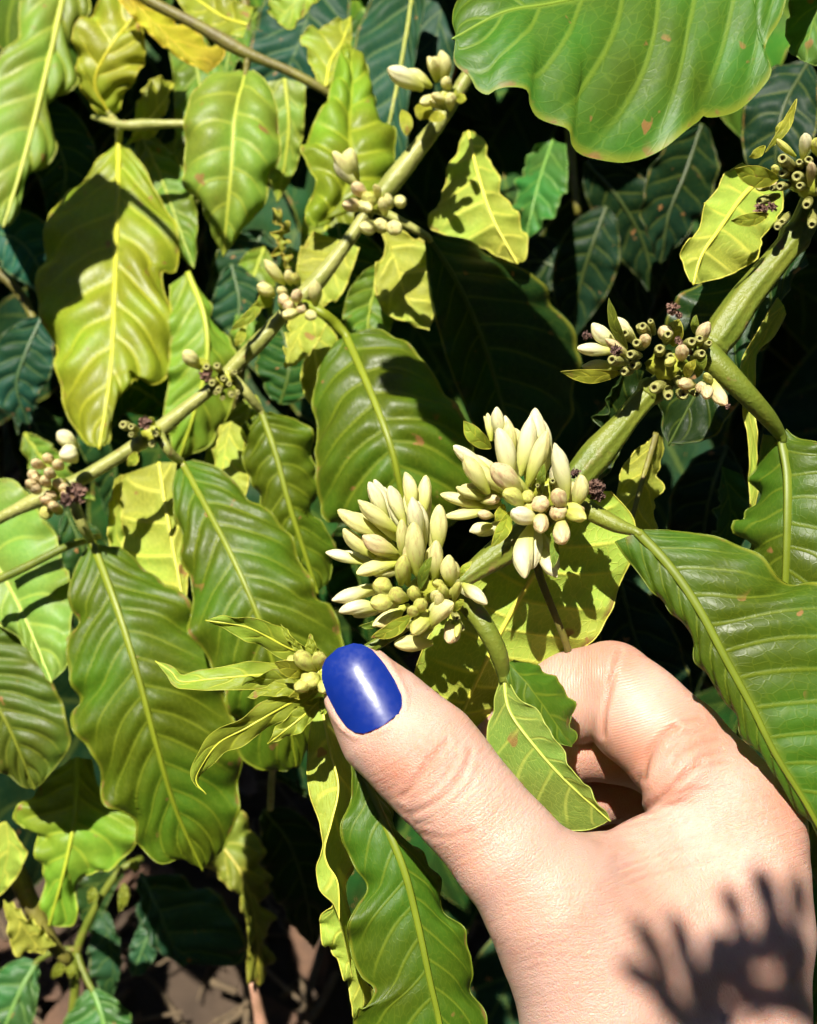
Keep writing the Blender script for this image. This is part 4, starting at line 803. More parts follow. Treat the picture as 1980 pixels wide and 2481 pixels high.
# right of the middle, behind: shade put into dark leaf colours, sun into one brighter leaf
rm_ = thing('coffee_branch', 'branch right of middle with leaves coloured dark for shade and one brighter for a sun fleck', 'branch', at(1450, -160, .50))
tube('stem', rm_, [(1450, -160, .50), (1400, 100, .49), (1380, 300, .48), (1400, 520, .475)], [16, 15, 13, 9], M_TWIG)
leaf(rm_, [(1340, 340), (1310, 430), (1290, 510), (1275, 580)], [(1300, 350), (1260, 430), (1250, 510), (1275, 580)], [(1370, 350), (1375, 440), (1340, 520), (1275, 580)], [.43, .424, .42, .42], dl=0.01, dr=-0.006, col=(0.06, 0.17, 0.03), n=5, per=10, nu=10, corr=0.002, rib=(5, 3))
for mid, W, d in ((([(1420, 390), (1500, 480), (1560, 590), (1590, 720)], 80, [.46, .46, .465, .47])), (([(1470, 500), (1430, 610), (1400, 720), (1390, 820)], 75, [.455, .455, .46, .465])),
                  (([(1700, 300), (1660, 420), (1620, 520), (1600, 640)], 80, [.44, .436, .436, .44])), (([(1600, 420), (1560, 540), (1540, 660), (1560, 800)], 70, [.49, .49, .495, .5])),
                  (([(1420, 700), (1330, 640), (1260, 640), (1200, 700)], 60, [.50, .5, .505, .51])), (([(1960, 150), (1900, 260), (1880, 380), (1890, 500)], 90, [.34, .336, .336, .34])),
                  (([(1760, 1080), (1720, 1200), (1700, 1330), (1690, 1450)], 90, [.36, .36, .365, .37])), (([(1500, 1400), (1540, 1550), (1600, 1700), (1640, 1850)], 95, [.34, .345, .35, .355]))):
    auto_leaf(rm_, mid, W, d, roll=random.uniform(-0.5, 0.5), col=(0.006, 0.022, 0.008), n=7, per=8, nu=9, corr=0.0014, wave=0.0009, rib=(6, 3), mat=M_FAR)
leaf(rm_, [(1750, 1130), (1770, 1230), (1760, 1300), (1740, 1400)], [(1745, 1180), (1735, 1260), (1735, 1330), (1740, 1400)], [(1800, 1150), (1820, 1230), (1800, 1310), (1740, 1400)], [.27, .272, .275, .28], col=(0.03, 0.09, 0.02), n=4, per=9, nu=7, rib=None)
leaf(rm_, [(1960, 1900), (1985, 2000), (2010, 2100), (2020, 2250)], [(1945, 1930), (1950, 2020), (1970, 2120), (2020, 2250)], [(1990, 1900), (2050, 2000), (2060, 2120), (2020, 2250)], [.23, .23, .232, .235], col=(0.13, 0.15, 0.02), n=4, per=9, nu=8, rib=(6, 3))
leaf(rm_, [(1990, 2100), (1995, 2250), (1990, 2400), (1985, 2560)], [(1955, 2130), (1950, 2260), (1950, 2420), (1985, 2560)], [(2050, 2120), (2070, 2260), (2050, 2420), (1985, 2560)], [.26, .26, .262, .265], col=(0.04, 0.10, 0.015), n=5, per=9, nu=8, rib=None)
# left, dark leaf colours that carry the shade themselves
ls = thing('coffee_branch', 'shaded branch at far left behind the drooping leaf with leaves coloured dark blue green for shade', 'branch', at(-140, 600, .46))
tube('stem', ls, [(-140, 600, .46), (-40, 640, .46), (40, 700, .46), (90, 790, .455)], [15, 14, 12, 8], M_TWIG)
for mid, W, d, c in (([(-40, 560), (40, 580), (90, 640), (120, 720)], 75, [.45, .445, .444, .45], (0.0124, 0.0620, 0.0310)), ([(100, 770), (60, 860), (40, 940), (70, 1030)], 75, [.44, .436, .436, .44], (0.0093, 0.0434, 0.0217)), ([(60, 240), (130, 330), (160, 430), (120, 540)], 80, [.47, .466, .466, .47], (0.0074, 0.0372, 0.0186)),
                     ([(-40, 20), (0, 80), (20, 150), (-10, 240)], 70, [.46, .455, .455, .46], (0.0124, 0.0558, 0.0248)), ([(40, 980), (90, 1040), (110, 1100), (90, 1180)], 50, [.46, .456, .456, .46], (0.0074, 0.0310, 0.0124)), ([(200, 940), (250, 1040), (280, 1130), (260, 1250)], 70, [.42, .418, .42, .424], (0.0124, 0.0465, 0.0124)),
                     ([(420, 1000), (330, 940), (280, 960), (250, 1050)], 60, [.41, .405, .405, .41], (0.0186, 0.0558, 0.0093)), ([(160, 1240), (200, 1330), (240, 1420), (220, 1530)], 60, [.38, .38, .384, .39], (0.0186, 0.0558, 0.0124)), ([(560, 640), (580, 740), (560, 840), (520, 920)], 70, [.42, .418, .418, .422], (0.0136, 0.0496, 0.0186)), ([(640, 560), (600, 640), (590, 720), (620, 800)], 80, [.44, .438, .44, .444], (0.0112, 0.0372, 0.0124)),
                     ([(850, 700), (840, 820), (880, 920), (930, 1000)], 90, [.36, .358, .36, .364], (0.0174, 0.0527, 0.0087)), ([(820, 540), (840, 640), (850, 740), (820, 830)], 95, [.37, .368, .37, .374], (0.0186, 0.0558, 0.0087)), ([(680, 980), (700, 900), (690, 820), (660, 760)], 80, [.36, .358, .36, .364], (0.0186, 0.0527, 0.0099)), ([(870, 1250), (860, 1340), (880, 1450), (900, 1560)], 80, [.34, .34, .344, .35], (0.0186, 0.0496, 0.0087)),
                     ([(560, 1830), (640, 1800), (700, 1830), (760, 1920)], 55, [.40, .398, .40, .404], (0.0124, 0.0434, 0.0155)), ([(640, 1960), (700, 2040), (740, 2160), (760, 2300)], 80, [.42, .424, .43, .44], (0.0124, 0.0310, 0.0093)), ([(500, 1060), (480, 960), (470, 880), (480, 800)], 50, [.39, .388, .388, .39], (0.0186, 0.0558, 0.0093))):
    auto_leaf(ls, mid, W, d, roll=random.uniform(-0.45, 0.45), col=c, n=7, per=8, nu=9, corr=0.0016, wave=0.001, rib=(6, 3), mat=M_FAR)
# more sunlit leaves filling the middle distance at left and top
fm = thing('coffee_branch', 'sunlit branch behind the pale stem with many small lime leaves at upper left', 'branch', at(560, -200, .46))
tube('stem', fm, [(560, -200, .46), (600, 100, .455), (560, 420, .45), (600, 760, .445), (560, 1060, .44)], [13, 12, 11, 10, 7], M_TWIG)
for mid, W, dd_, c in (([(340, 320), (390, 430), (430, 540), (470, 650)], 58, .432, (0.13, 0.20, 0.018)), ([(640, 600), (610, 690), (600, 780), (560, 860)], 58, .430, (0.16, 0.23, 0.02)), ([(700, 600), (735, 720), (760, 840), (735, 960)], 62, .405, (0.15, 0.22, 0.018)),
                       ([(620, 960), (575, 1070), (545, 1180), (560, 1300)], 58, .40, (0.20, 0.26, 0.022)), ([(420, 60), (480, 180), (470, 300), (420, 400)], 60, .445, (0.12, 0.19, 0.018)), ([(880, 20), (905, 130), (935, 220), (985, 320)], 62, .452, (0.06, 0.13, 0.02)),
                       ([(60, 1050), (110, 1120), (160, 1180), (230, 1210)], 40, .42, (0.14, 0.20, 0.02)), ([(640, 20), (600, 60), (560, 120), (545, 190)], 45, .46, (0.10, 0.17, 0.02)), ([(820, 430), (800, 520), (770, 600), (720, 660)], 58, .40, (0.19, 0.25, 0.02)), ([(930, 640), (900, 730), (890, 820), (900, 900)], 60, .345, (0.10, 0.16, 0.014))):
    auto_leaf(fm, mid, W, [dd_, dd_-0.006, dd_-0.012, dd_-0.016], roll=random.uniform(-0.3, 0.3), col=c, n=7, per=9, nu=9, corr=0.0018, wave=0.0014, rib=(6, 3))
# curly dry shoot near the third small cluster
auto_leaf(back, [(660, 505), (685, 550), (678, 590), (690, 630), (705, 650)], 12, [.32, .318, .318, .318, .318], roll=0.8, col=(0.26, 0.24, 0.03), n=3, per=12, nu=4, corr=0.0002, wave=0.002, rib=None)

# ------------------------------------------------------------------ the bush beyond: shaded inner branches, alike
r = np.random.default_rng(21)
def loose_branch(label, base, tip, nleaf, L, cols, group=None, wid=(0.30, 0.40), rad=0.0025):
    """a leafy branch given in camera metres: stem with leaves in pairs"""
    o = thing('coffee_branch', label, 'branch', c2w(base), group)
    base = np.asarray(base, float); tip = np.asarray(tip, float)
    t = np.linspace(0, 1, 12)[:, None]; sag = np.array((0, -0.03, 0.0))*np.sin(np.pi*t)
    P = base*(1-t)+tip*t+sag; V, q, tr = tube_geo(c2w(P), np.linspace(rad, rad*0.5, 12), 8)
    link('stem', mesh_np('stem', V-org(o), [q, tr], [M_TWIG]), o)
    for i in range(nleaf):
        f = (i//2+0.6)/(nleaf/2); f = min(f, 1.0); p = base*(1-f)+tip*f
        ax = (tip-base)/np.linalg.norm(tip-base); sd = np.cross(ax, (0, 0, 1.0)); sd /= np.linalg.norm(sd)
        dirv = ax*r.uniform(0.2, 0.6)+sd*(1 if i % 2 else -1)*r.uniform(0.5, 1)+np.array((0, -r.uniform(0.3, 1.0), r.uniform(-0.4, 0.3)))
        dirv /= np.linalg.norm(dirv); l = L*r.uniform(0.75, 1.2)
        bend = np.array((0, -0.18*l, 0))
        pts = [p+dirv*l*0.08, p+dirv*l*0.4-bend*0.3, p+dirv*l*0.7, p+dirv*l+bend]
        px = [(990+a[0]/-a[2]*FPX, 1240.5-a[1]/-a[2]*FPX) for a in pts]; dd = [-a[2] for a in pts]
        if min(dd) < 0.02: continue
        W = 0.5*l*r.uniform(*wid)*FPX/np.mean(dd)
        auto_leaf(o, px, W, dd, roll=r.uniform(-0.8, 0.8), col=cols[i % len(cols)], n=7, per=5, nu=6, corr=0.0018, wave=0.002, rib=None, rim=1.5, mat=M_FAR)
    return o
DK = [(0.016, 0.048, 0.012), (0.022, 0.06, 0.012), (0.012, 0.040, 0.014)]  # shade of the inner bush is put into these dark greens
n_in = 0
for row in range(4):
    for i in range(9):
        x0 = -0.36+0.09*i+r.uniform(-0.03, 0.03); d = r.uniform(0.60, 0.80)
        y0 = (0.30, 0.17, 0.03, -0.12)[row]+r.uniform(-0.03, 0.03)
        if row == 3 and x0 < 0.02: continue
        b = (x0+r.uniform(-0.06, 0.06), y0+0.10, -d); tpt = (x0+r.uniform(-0.1, 0.1), y0-0.08, -d+r.uniform(-0.06, 0.04))
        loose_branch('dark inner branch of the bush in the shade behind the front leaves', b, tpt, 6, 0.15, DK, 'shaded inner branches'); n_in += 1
# ------------------------------------------------------------------ the hand (one continuous surface from an implicit body)
def ball(x, y, d, rpx): return (*atc(x, y, d), pm(rpx, d))
def rcone(P, a, b):
    """signed distance to a tapered capsule between balls a and b"""
    pa = P-np.float32(a[:3]); ba = np.float32(b[:3])-np.float32(a[:3]); L2 = float(ba@ba)+1e-12
    h = np.clip((pa@ba)/L2, 0, 1)
    q = pa-h[:, None]*ba
    return np.sqrt((q*q).sum(1))-(a[3]+h*(b[3]-a[3]))
def smin(a, b, k):
    h = np.clip(0.5+0.5*(b-a)/k, 0, 1); return b+(a-b)*h-k*h*(1-h)
def chain(P, balls, k=0.0015):
    d = rcone(P, balls[0], balls[1])
    for i in range(1, len(balls)-1): d = smin(d, rcone(P, balls[i], balls[i+1]), k)
    return d
B_ = ball
THUMB = [B_(862, 1636, .1868, 73), B_(896, 1690, .1874, 100), B_(945, 1756, .187, 124), B_(1030, 1834, .1845, 133), B_(1088, 1897, .1825, 128), B_(1150, 1972, .181, 124), B_(1230, 2064, .180, 130), B_(1335, 2185, .180, 158), B_(1400, 2300, .181, 170), B_(1450, 2420, .1815, 180), B_(1480, 2600, .181, 195), B_(1520, 2900, .178, 240)]
INDEX_P = [B_(1818, 2005, .1965, 122), B_(1730, 1905, .199, 122), B_(1640, 1815, .2025, 120), B_(1545, 1728, .206, 117), B_(1487, 1656, .208, 101)]
INDEX_M = [B_(1472, 1656, .208, 101), B_(1395, 1688, .211, 105), B_(1310, 1715, .2165, 97), B_(1240, 1790, .221, 86), B_(1150, 1800, .222, 74)]
LOBE = [B_(1665, 1866, .1962, 80), B_(1640, 1890, .1965, 80), B_(1625, 1945, .1985, 66)]
META_I = [B_(1818, 2005, .1965, 120), B_(1812, 2120, .194, 132), B_(1812, 2260, .1925, 138), B_(1806, 2440, .191, 140), B_(1780, 2900, .184, 170)]
WEB = [B_(1345, 2175, .184, 110), B_(1450, 2118, .1875, 84), B_(1565, 2072, .192, 78), B_(1690, 2000, .196, 92), B_(1760, 1960, .197, 100)]
WEB2 = [B_(1440, 2360, .184, 150), B_(1620, 2320, .188, 140), B_(1790, 2280, .192, 130)]
WEB3 = [B_(1470, 2600, .182, 175), B_(1640, 2600, .185, 170), B_(1780, 2600, .188, 150)]
WEB4 = [B_(1400, 2250, .184, 120), B_(1600, 2200, .190, 112), B_(1780, 2140, .194, 118)]
META_M = [B_(1820, 2050, .214, 115), B_(1810, 2300, .210, 130), B_(1770, 2900, .198, 170)]
META_R = [B_(1800, 2100, .228, 115), B_(1785, 2350, .224, 130), B_(1745, 2900, .210, 170)]
META_L = [B_(1770, 2160, .240, 110), B_(1760, 2400, .234, 125), B_(1720, 2900, .221, 160)]
MID_F = [B_(1820, 2050, .209, 112), B_(1710, 1920, .2145, 110), B_(1600, 1815, .2175, 104), B_(1495, 1800, .2165, 90), B_(1380, 1812, .2155, 78), B_(1300, 1870, .218, 74)]
RING_F = [B_(1800, 2100, .221, 110), B_(1700, 1980, .226, 104), B_(1620, 1890, .2285, 98), B_(1510, 1895, .2275, 88), B_(1410, 1925, .2255, 76), B_(1340, 1985, .227, 70)]
LIT_F = [B_(1770, 2160, 0.2320, 104), B_(1690, 2040, 0.2370, 98), B_(1620, 1960, 0.2390, 90), B_(1530, 1960, 0.2370, 82), B_(1460, 2000, 0.2350, 72)]
FORE = [B_(1630, 2750, .186, 210), B_(1640, 3000, .182, 260), B_(1660, 3500, .172, 300)]

def hand_sdf(P):
    P = P.astype(np.float32)
    d = chain(P, THUMB, 0.0022)
    body = chain(P, META_I, 0.004)
    for c in (WEB, WEB2, WEB3, WEB4): body = smin(body, chain(P, c, 0.003), 0.0055)
    for c in (META_M, META_R, META_L, FORE): body = smin(body, chain(P, c, 0.005), 0.0055)
    d = smin(d, body, 0.006)
    ip = chain(P, INDEX_P, 0.0025); im = chain(P, INDEX_M, 0.0025)
    ix = smin(ip, im, 0.0006)
    # the knuckle end of the finger flows into the hand, its palm side keeps a crease
    kx, ky, kz = atc(1835, 1985, .195)
    w = np.exp(-((P[:, 0]-kx)**2+(P[:, 1]-ky)**2)/(0.0095**2))
    lobe = smin(d, chain(P, LOBE, 0.002), 0.0010)
    d = smin(lobe, ix, 0.0007+0.005*w)
    for c in (MID_F, RING_F, LIT_F): d = smin(d, chain(P, c, 0.0025), 0.0009)
    return d

def surface_nets(f, lo, hi, h):
    s = 6; n = (np.ceil((np.asarray(hi)-lo)/h/s).astype(int))*s
    ax = [lo[i]+h*np.arange(n[i]) for i in range(3)]
    # a coarse pass finds the blocks the surface can run through
    cen = [a_[s//2::s] for a_ in ax]; X, Y, Z = np.meshgrid(*cen, indexing='ij')
    dc = f(np.stack((X, Y, Z), -1).reshape(-1, 3)).reshape(X.shape)
    Vv = np.sign(dc).astype(np.float32).repeat(s, 0).repeat(s, 1).repeat(s, 2)
    blk = np.argwhere(np.abs(dc) < h*s*0.9+0.0012)
    o = np.stack(np.meshgrid(*[np.arange(s)]*3, indexing='ij'), -1).reshape(-1, 3)
    I3 = (blk[:, None]*s+o[None]).reshape(-1, 3); out = np.empty(len(I3), np.float32)
    for i in range(0, len(I3), 400000):
        j = I3[i:i+400000]; out[i:i+400000] = f(lo+h*j)
    Vv[I3[:, 0], I3[:, 1], I3[:, 2]] = out
    ins = Vv < 0
    c = np.zeros(np.array(n)-1, np.int8)
    offs = [(a, b, e) for a in (0, 1) for b in (0, 1) for e in (0, 1)]
    for a, b, e in offs: c += ins[a:n[0]-1+a, b:n[1]-1+b, e:n[2]-1+e]
    act = (c > 0) & (c < 8); ids = np.full(act.shape, -1, np.int64); I = np.argwhere(act); ids[act] = np.arange(len(I))
    acc = np.zeros((len(I), 3)); cnt = np.zeros(len(I))
    for p in offs:
        for ax_ in range(3):
            if p[ax_]: continue
            q = list(p); q[ax_] = 1
            v0 = Vv[I[:, 0]+p[0], I[:, 1]+p[1], I[:, 2]+p[2]]; v1 = Vv[I[:, 0]+q[0], I[:, 1]+q[1], I[:, 2]+q[2]]
            m = (v0 < 0) != (v1 < 0); t = np.where(m, v0/(v0-v1+1e-12), 0)
            pos = np.array(p, float)[None].repeat(len(I), 0); pos[:, ax_] += t
            acc[m] += pos[m]; cnt[m] += 1
    V = (I+acc/np.maximum(cnt, 1)[:, None])*h+lo
    F = []
    for ax_ in range(3):
        o1, o2 = [(1, 2), (2, 0), (0, 1)][ax_]
        a = ins.take(np.arange(n[ax_]-1), ax_); b = ins.take(np.arange(1, n[ax_]), ax_)
        E = np.argwhere(a != b); 
        ok = (E[:, o1] > 0) & (E[:, o2] > 0) & (E[:, o1] < n[o1]-1) & (E[:, o2] < n[o2]-1); E = E[ok]
        def cell(d1, d2):
            x = E.copy(); x[:, o1] += d1; x[:, o2] += d2; return ids[x[:, 0], x[:, 1], x[:, 2]]
        q = np.stack((cell(-1, -1), cell(0, -1), cell(0, 0), cell(-1, 0)), -1)
        fl = a[E[:, 0], E[:, 1], E[:, 2]]; q[~fl] = q[~fl][:, ::-1]; F.append(q)
    F = np.vstack(F); F = F[(F >= 0).all(1)]
    return V, F

HV, HF = surface_nets(hand_sdf, np.array((-0.017, -0.125, -0.262)), np.array((0.075, -0.014, -0.160)), 0.00052)
def vnormals(V, F):
    a, b, c, d = (V[F[:, i]] for i in range(4)); fn = np.cross(c-a, d-b); N = np.zeros_like(V)
    for i in range(4): np.add.at(N, F[:, i], fn)
    return N/(np.linalg.norm(N, axis=1)[:, None]+1e-12)
HN = vnormals(HV, HF)
if (HN*HV[:, :]).sum() > 0 and False: HF = HF[:, ::-1]; HN = -HN
HV = HV-HN*np.clip(hand_sdf(HV), -0.0003, 0.0003)[:, None]
HN = vnormals(HV, HF)
HX = 990+HV[:, 0]/-HV[:, 2]*FPX; HY = 1240.5-HV[:, 1]/-HV[:, 2]*FPX; HD = -HV[:, 2]
facing = (HN*(-HV)).sum(1) > 0
def seg_dist(px, py, poly):
    Q = spline(np.array(poly, float), 40); best = np.full(len(px), 1e9)
    for a, b in zip(Q[:-1], Q[1:]):
        ab = b-a; h = np.clip(((px-a[0])*ab[0]+(py-a[1])*ab[1])/(ab@ab+1e-9), 0, 1)
        best = np.minimum(best, np.hypot(px-a[0]-h*ab[0], py-a[1]-h*ab[1]))
    return best
disp = np.zeros(len(HV)); crease = np.zeros(len(HV))
C5 = lambda L: [(640+.40674*x, 1781+.40674*y) for x, y in L]
C32 = lambda L: [(1280+.40674*x, 1200+.40674*y) for x, y in L]
C36 = lambda L: [(1280+.40674*x, 1781+.40674*y) for x, y in L]
CRS = [(C5([(1090, 40), (1010, 120), (950, 200), (880, 300), (820, 370)]), 7, .30), (C5([(1230, 90), (1200, 190), (1110, 320), (1000, 410), (870, 470)]), 6, .26), (C5([(1150, 120), (1060, 260), (960, 350)]), 5, .15), (C5([(940, 590), (1080, 612), (1250, 570)]), 6, .12), (C5([(1290, 180), (1230, 300), (1130, 400)]), 5, .12), (C5([(800, 420), (900, 520), (1000, 530)]), 5, .08),
       (C32([(870, 1380), (790, 1445), (725, 1525), (695, 1600), (682, 1680)]), 8, .5), (C36([(690, 455), (800, 362), (890, 285), (970, 215), (1030, 160)]), 7, .35),
       (C32([(545, 925), (505, 1080), (475, 1200), (452, 1330), (450, 1430)]), 6, .35),
       (C32([(1130, 1450), (1010, 1475), (900, 1535), (860, 1600)]), 6, .22), (C32([(1160, 1520), (1010, 1565), (930, 1640), (885, 1705)]), 5, .18), (C32([(860, 1390), (930, 1340), (1020, 1330)]), 6, .18), (C32([(880, 1390), (960, 1420), (1060, 1390)]), 5, .12),
       (C36([(880, 290), (1000, 210), (1130, 170), (1200, 160)]), 5, .14), (C36([(800, 380), (930, 330), (1080, 320), (1230, 310)]), 5, .12)]
r = np.random.default_rng(5)
for k in range(26):                                   # fine folds fanning over the web of the thumb
    y0 = 470+k*13+r.uniform(-5, 5); x0 = 330+k*13+r.uniform(-40, 40); ln = r.uniform(250, 620)
    CRS.append((C36([(x0, y0+50+k*2), (x0+ln*0.4, y0+30+r.uniform(-12, 12)), (x0+ln, y0-20-ln*0.10*(1-k/26)+r.uniform(-15, 15))]), r.uniform(3.2, 4.5), r.uniform(.05, .11)))
for k in range(16):
    x0 = 1050+k*30; CRS.append((C36([(x0, 260+k*6), (x0+40, 420+k*4), (x0+50, 600+r.uniform(-40, 60))]), 3.5, r.uniform(.03, .06)))
for k in range(14):                                   # back of the thumb base and wrist
    x0 = 100+k*18; y0 = 900+k*55; CRS.append((C36([(x0-260, y0+60), (x0-60, y0+20), (x0+180, y0+30+r.uniform(-20, 20))]), 4, r.uniform(.03, .07)))
for poly, w, dep in CRS:
    xs = [p[0] for p in poly]; ys = [p[1] for p in poly]
    m = facing & (HX > min(xs)-60) & (HX < max(xs)+60) & (HY > min(ys)-60) & (HY < max(ys)+60) & (HD < 0.206)
    if not m.any(): continue
    dist = seg_dist(HX[m], HY[m], poly); gsn = np.exp(-(dist/w)**2)
    disp[m] -= dep*0.001*gsn; disp[m] += dep*0.00035*np.exp(-((dist-w*2.4)/(w*1.4))**2); crease[m] = np.maximum(crease[m], gsn*min(1, dep/0.25))
# nail: frame in photograph pixels
NC = np.array((878.0, 1670.0)); NA = np.array((0.5, 0.866)); NB = np.array((0.866, -0.5))
na_ = (HX-NC[0])*NA[0]+(HY-NC[1])*NA[1]; nb_ = (HX-NC[0])*NB[0]+(HY-NC[1])*NB[1]
A_K = [-116, -108, -95, -70, -30, 20, 60, 82, 95, 103]; W_K = [0, 38, 56, 71, 79, 81, 77, 66, 48, 0]
hw = np.interp(na_, A_K, W_K, left=0, right=0); edge = np.abs(nb_+2)-hw
nearthumb = facing & (HD < 0.192) & (HX < 1080) & (HY < 1860)
ins_ = nearthumb & (na_ > -110) & (na_ < 95)
disp[ins_] -= 0.00075*ss(6, -10, edge[ins_])           # nail bed
ridge = nearthumb & (na_ > -60)
dd_ = np.where(na_ > 60, np.hypot(np.maximum(np.abs(nb_+2)-55, 0), na_-78)*0+np.maximum(edge, na_-100), edge)
disp[ridge] += 0.00035*np.exp(-((dd_[ridge]-9)/8.0)**2)
low = np.sin(HX*0.021+HY*0.013)*np.sin(HY*0.017-HX*0.009); disp += 0.00010*low
redn = np.zeros(len(HV))
for cx, cy, rad in ((960, 1880, 70), (1040, 1840, 60), (1475, 1600, 90), (1700, 1780, 120), (1560, 1830, 60), (1620, 1900, 70), (1900, 1950, 90), (1480, 1860, 110)):
    redn = np.maximum(redn, np.exp(-((HX-cx)**2+(HY-cy)**2)/rad**2))
HV = HV+HN*disp[:, None]

# phase for the fine transverse lines of the finger
fx, fy = (HX-1490), (HY-1580)
lines = (fy+0.22*fx+0.0006*fx*fx)/7.0
lmask = ss(1460, 1500, HX)*(1-ss(1600, 1760, HX+0.3*(HY-1700)))*ss(0.199, 0.2, HD+0.004)*(HY < 1930)*facing
lines2 = (HX-1400)/6.5; lmask2 = (1-ss(1455, 1480, HX))*(HX > 1290)*(HY < 1830)*facing*(HD < 0.22)

# coordinates that let fine wrinkles follow the skin: along / across the web of the thumb, round the thumb
yc = np.interp(HX, [1200, 1374, 1455, 1561, 1646, 1760, 1960], [1900, 2006, 2008, 1966, 1893, 1830, 1760])
u1 = (HX+0.35*HY)/110.0; v1_ = (HY-yc)*(1-0.0006*(HY-yc))/11.0
m1 = ss(-30, 20, HY-yc)*(1-ss(220, 520, HY-yc))*ss(1330, 1450, HX)*facing
tax = (HX-862)*0.62+(HY-1636)*0.785; tac = (HX-862)*0.785-(HY-1636)*0.62
v2_ = (tax+0.0009*tac*tac)/12.0; u2 = tac/95.0
m2 = ss(150, 230, tax)*(1-0.55*ss(420, 620, tax))*(1-ss(1330, 1500, HX))*facing
u3 = (HX*0.5+HY*0.86)/90.0; v3_ = (HX*0.86-HY*0.5)/13.0; m3 = ss(1500, 1700, HX)*ss(1980, 2080, HY)*0.7*facing

def skin_mat():
    t = NT('skin'); co = t.obj()
    def attr(n): a = t.n('ShaderNodeAttribute', attribute_name=n); return a.outputs['Fac']
    n1 = t.noise(co, 70, 4, 0.6); n2 = t.noise(co, 420, 4, 0.65)
    col = t.mix(t.ramp(n1, 0.3, 0.7), (0.565, 0.36, 0.29), (0.55, 0.31, 0.23))
    col = t.mix(t.math('MULTIPLY', attr('red'), 0.6), col, (0.42, 0.165, 0.10))
    col = t.mix(t.math('MULTIPLY', attr('crease'), 0.42), col, (0.33, 0.115, 0.06))
    col = t.mix(t.ramp(n2, 0.55, 0.8, 0, 0.3), col, (0.40, 0.17, 0.10))
    sp = t.ramp(t.noise(co, 190, 1, 0.3), 0.775, 0.80, 0, 0.5); col = t.mix(sp, col, (0.28, 0.11, 0.05))
    # small polygons of the skin, stretched; fine lines of the finger; pores
    mp = t.n('ShaderNodeMapping'); mp.inputs['Scale'].default_value = (1.0, 1.5, 1.0); t.l(co, mp.inputs['Vector'])
    wr = t.n('ShaderNodeVectorMath', operation='ADD'); t.l(mp.outputs[0], wr.inputs[0])
    nv = t.n('ShaderNodeTexNoise'); nv.inputs['Scale'].default_value = 300; t.l(co, nv.inputs['Vector'])
    sc_ = t.n('ShaderNodeVectorMath', operation='SCALE'); t.l(nv.outputs['Color'], sc_.inputs[0]); sc_.inputs['Scale'].default_value = 0.0022
    t.l(sc_.outputs[0], wr.inputs[1])
    v1 = t.n('ShaderNodeTexVoronoi', feature='DISTANCE_TO_EDGE'); v1.inputs['Scale'].default_value = 1700; t.l(wr.outputs[0], v1.inputs['Vector'])
    v2 = t.n('ShaderNodeTexVoronoi', feature='DISTANCE_TO_EDGE'); v2.inputs['Scale'].default_value = 3000; t.l(wr.outputs[0], v2.inputs['Vector'])
    hgt = t.math('ADD', t.ramp(v1.outputs[0], 0, 0.28), t.math('MULTIPLY', t.ramp(v2.outputs[0], 0, 0.3), 0.5))
    l1 = t.math('MULTIPLY', t.math('SINE', t.math('MULTIPLY', t.math('ADD', attr('lines'), t.math('MULTIPLY', n2, 1.2)), 6.283)), attr('lmask'))
    l2 = t.math('MULTIPLY', t.math('SINE', t.math('MULTIPLY', t.math('ADD', attr('lines2'), t.math('MULTIPLY', n2, 1.4)), 6.283)), attr('lmask2'))
    notl = t.math('SUBTRACT', 1.0, t.math('MAXIMUM', attr('lmask'), attr('lmask2')), clamp=True)
    hgt = t.math('ADD', t.math('MULTIPLY', hgt, t.math('MULTIPLY_ADD', notl, 0.8, 0.2)), t.math('MULTIPLY', t.math('ADD', l1, l2), 0.34))
    hgt = t.math('ADD', hgt, t.math('MULTIPLY', n2, 0.8))
    streak = None
    for i in '123':
        cv = t.n('ShaderNodeCombineXYZ'); t.l(attr('u'+i), cv.inputs[0]); t.l(attr('v'+i), cv.inputs[1])
        s_ = t.math('MULTIPLY', t.ramp(t.noise(cv.outputs[0], 1.0, 2, 0.6), 0.36, 0.60), attr('m'+i))
        streak = s_ if streak is None else t.math('ADD', streak, s_)
    hgt = t.math('ADD', hgt, t.math('MULTIPLY', streak, 1.15))
    nb = t.bump(hgt, 0.42, 0.00013)
    p = t.pr(Base_Color=col, Roughness=t.ramp(n2, 0.3, 0.7, 0.38, 0.52), Normal=nb, Subsurface_Weight=0.55, Subsurface_Radius=(1.0, 0.36, 0.18), Subsurface_Scale=0.0016)
    p.inputs['Specular IOR Level'].default_value = 0.42
    return t.done(p.outputs[0])
M_SKIN = skin_mat()
hand_loc = at(1640, 2900, .185); hand_w = c2w(HV)
hand_me = mesh_np('hand', hand_w-hand_loc, [HF], [M_SKIN], attrs={'crease': crease, 'red': redn, 'lines': lines, 'lmask': lmask, 'lines2': lines2, 'lmask2': lmask2, 'u1': u1, 'v1': v1_, 'm1': m1, 'u2': u2, 'v2': v2_, 'm2': m2, 'u3': u3, 'v3': v3_, 'm3': m3})
hand = link('hand', hand_me); hand.location = hand_loc; ORIGIN['hand'] = hand_loc
hand['label'] = 'bare right hand pinching the branch tip under a blue painted thumbnail'; hand['category'] = 'hand'

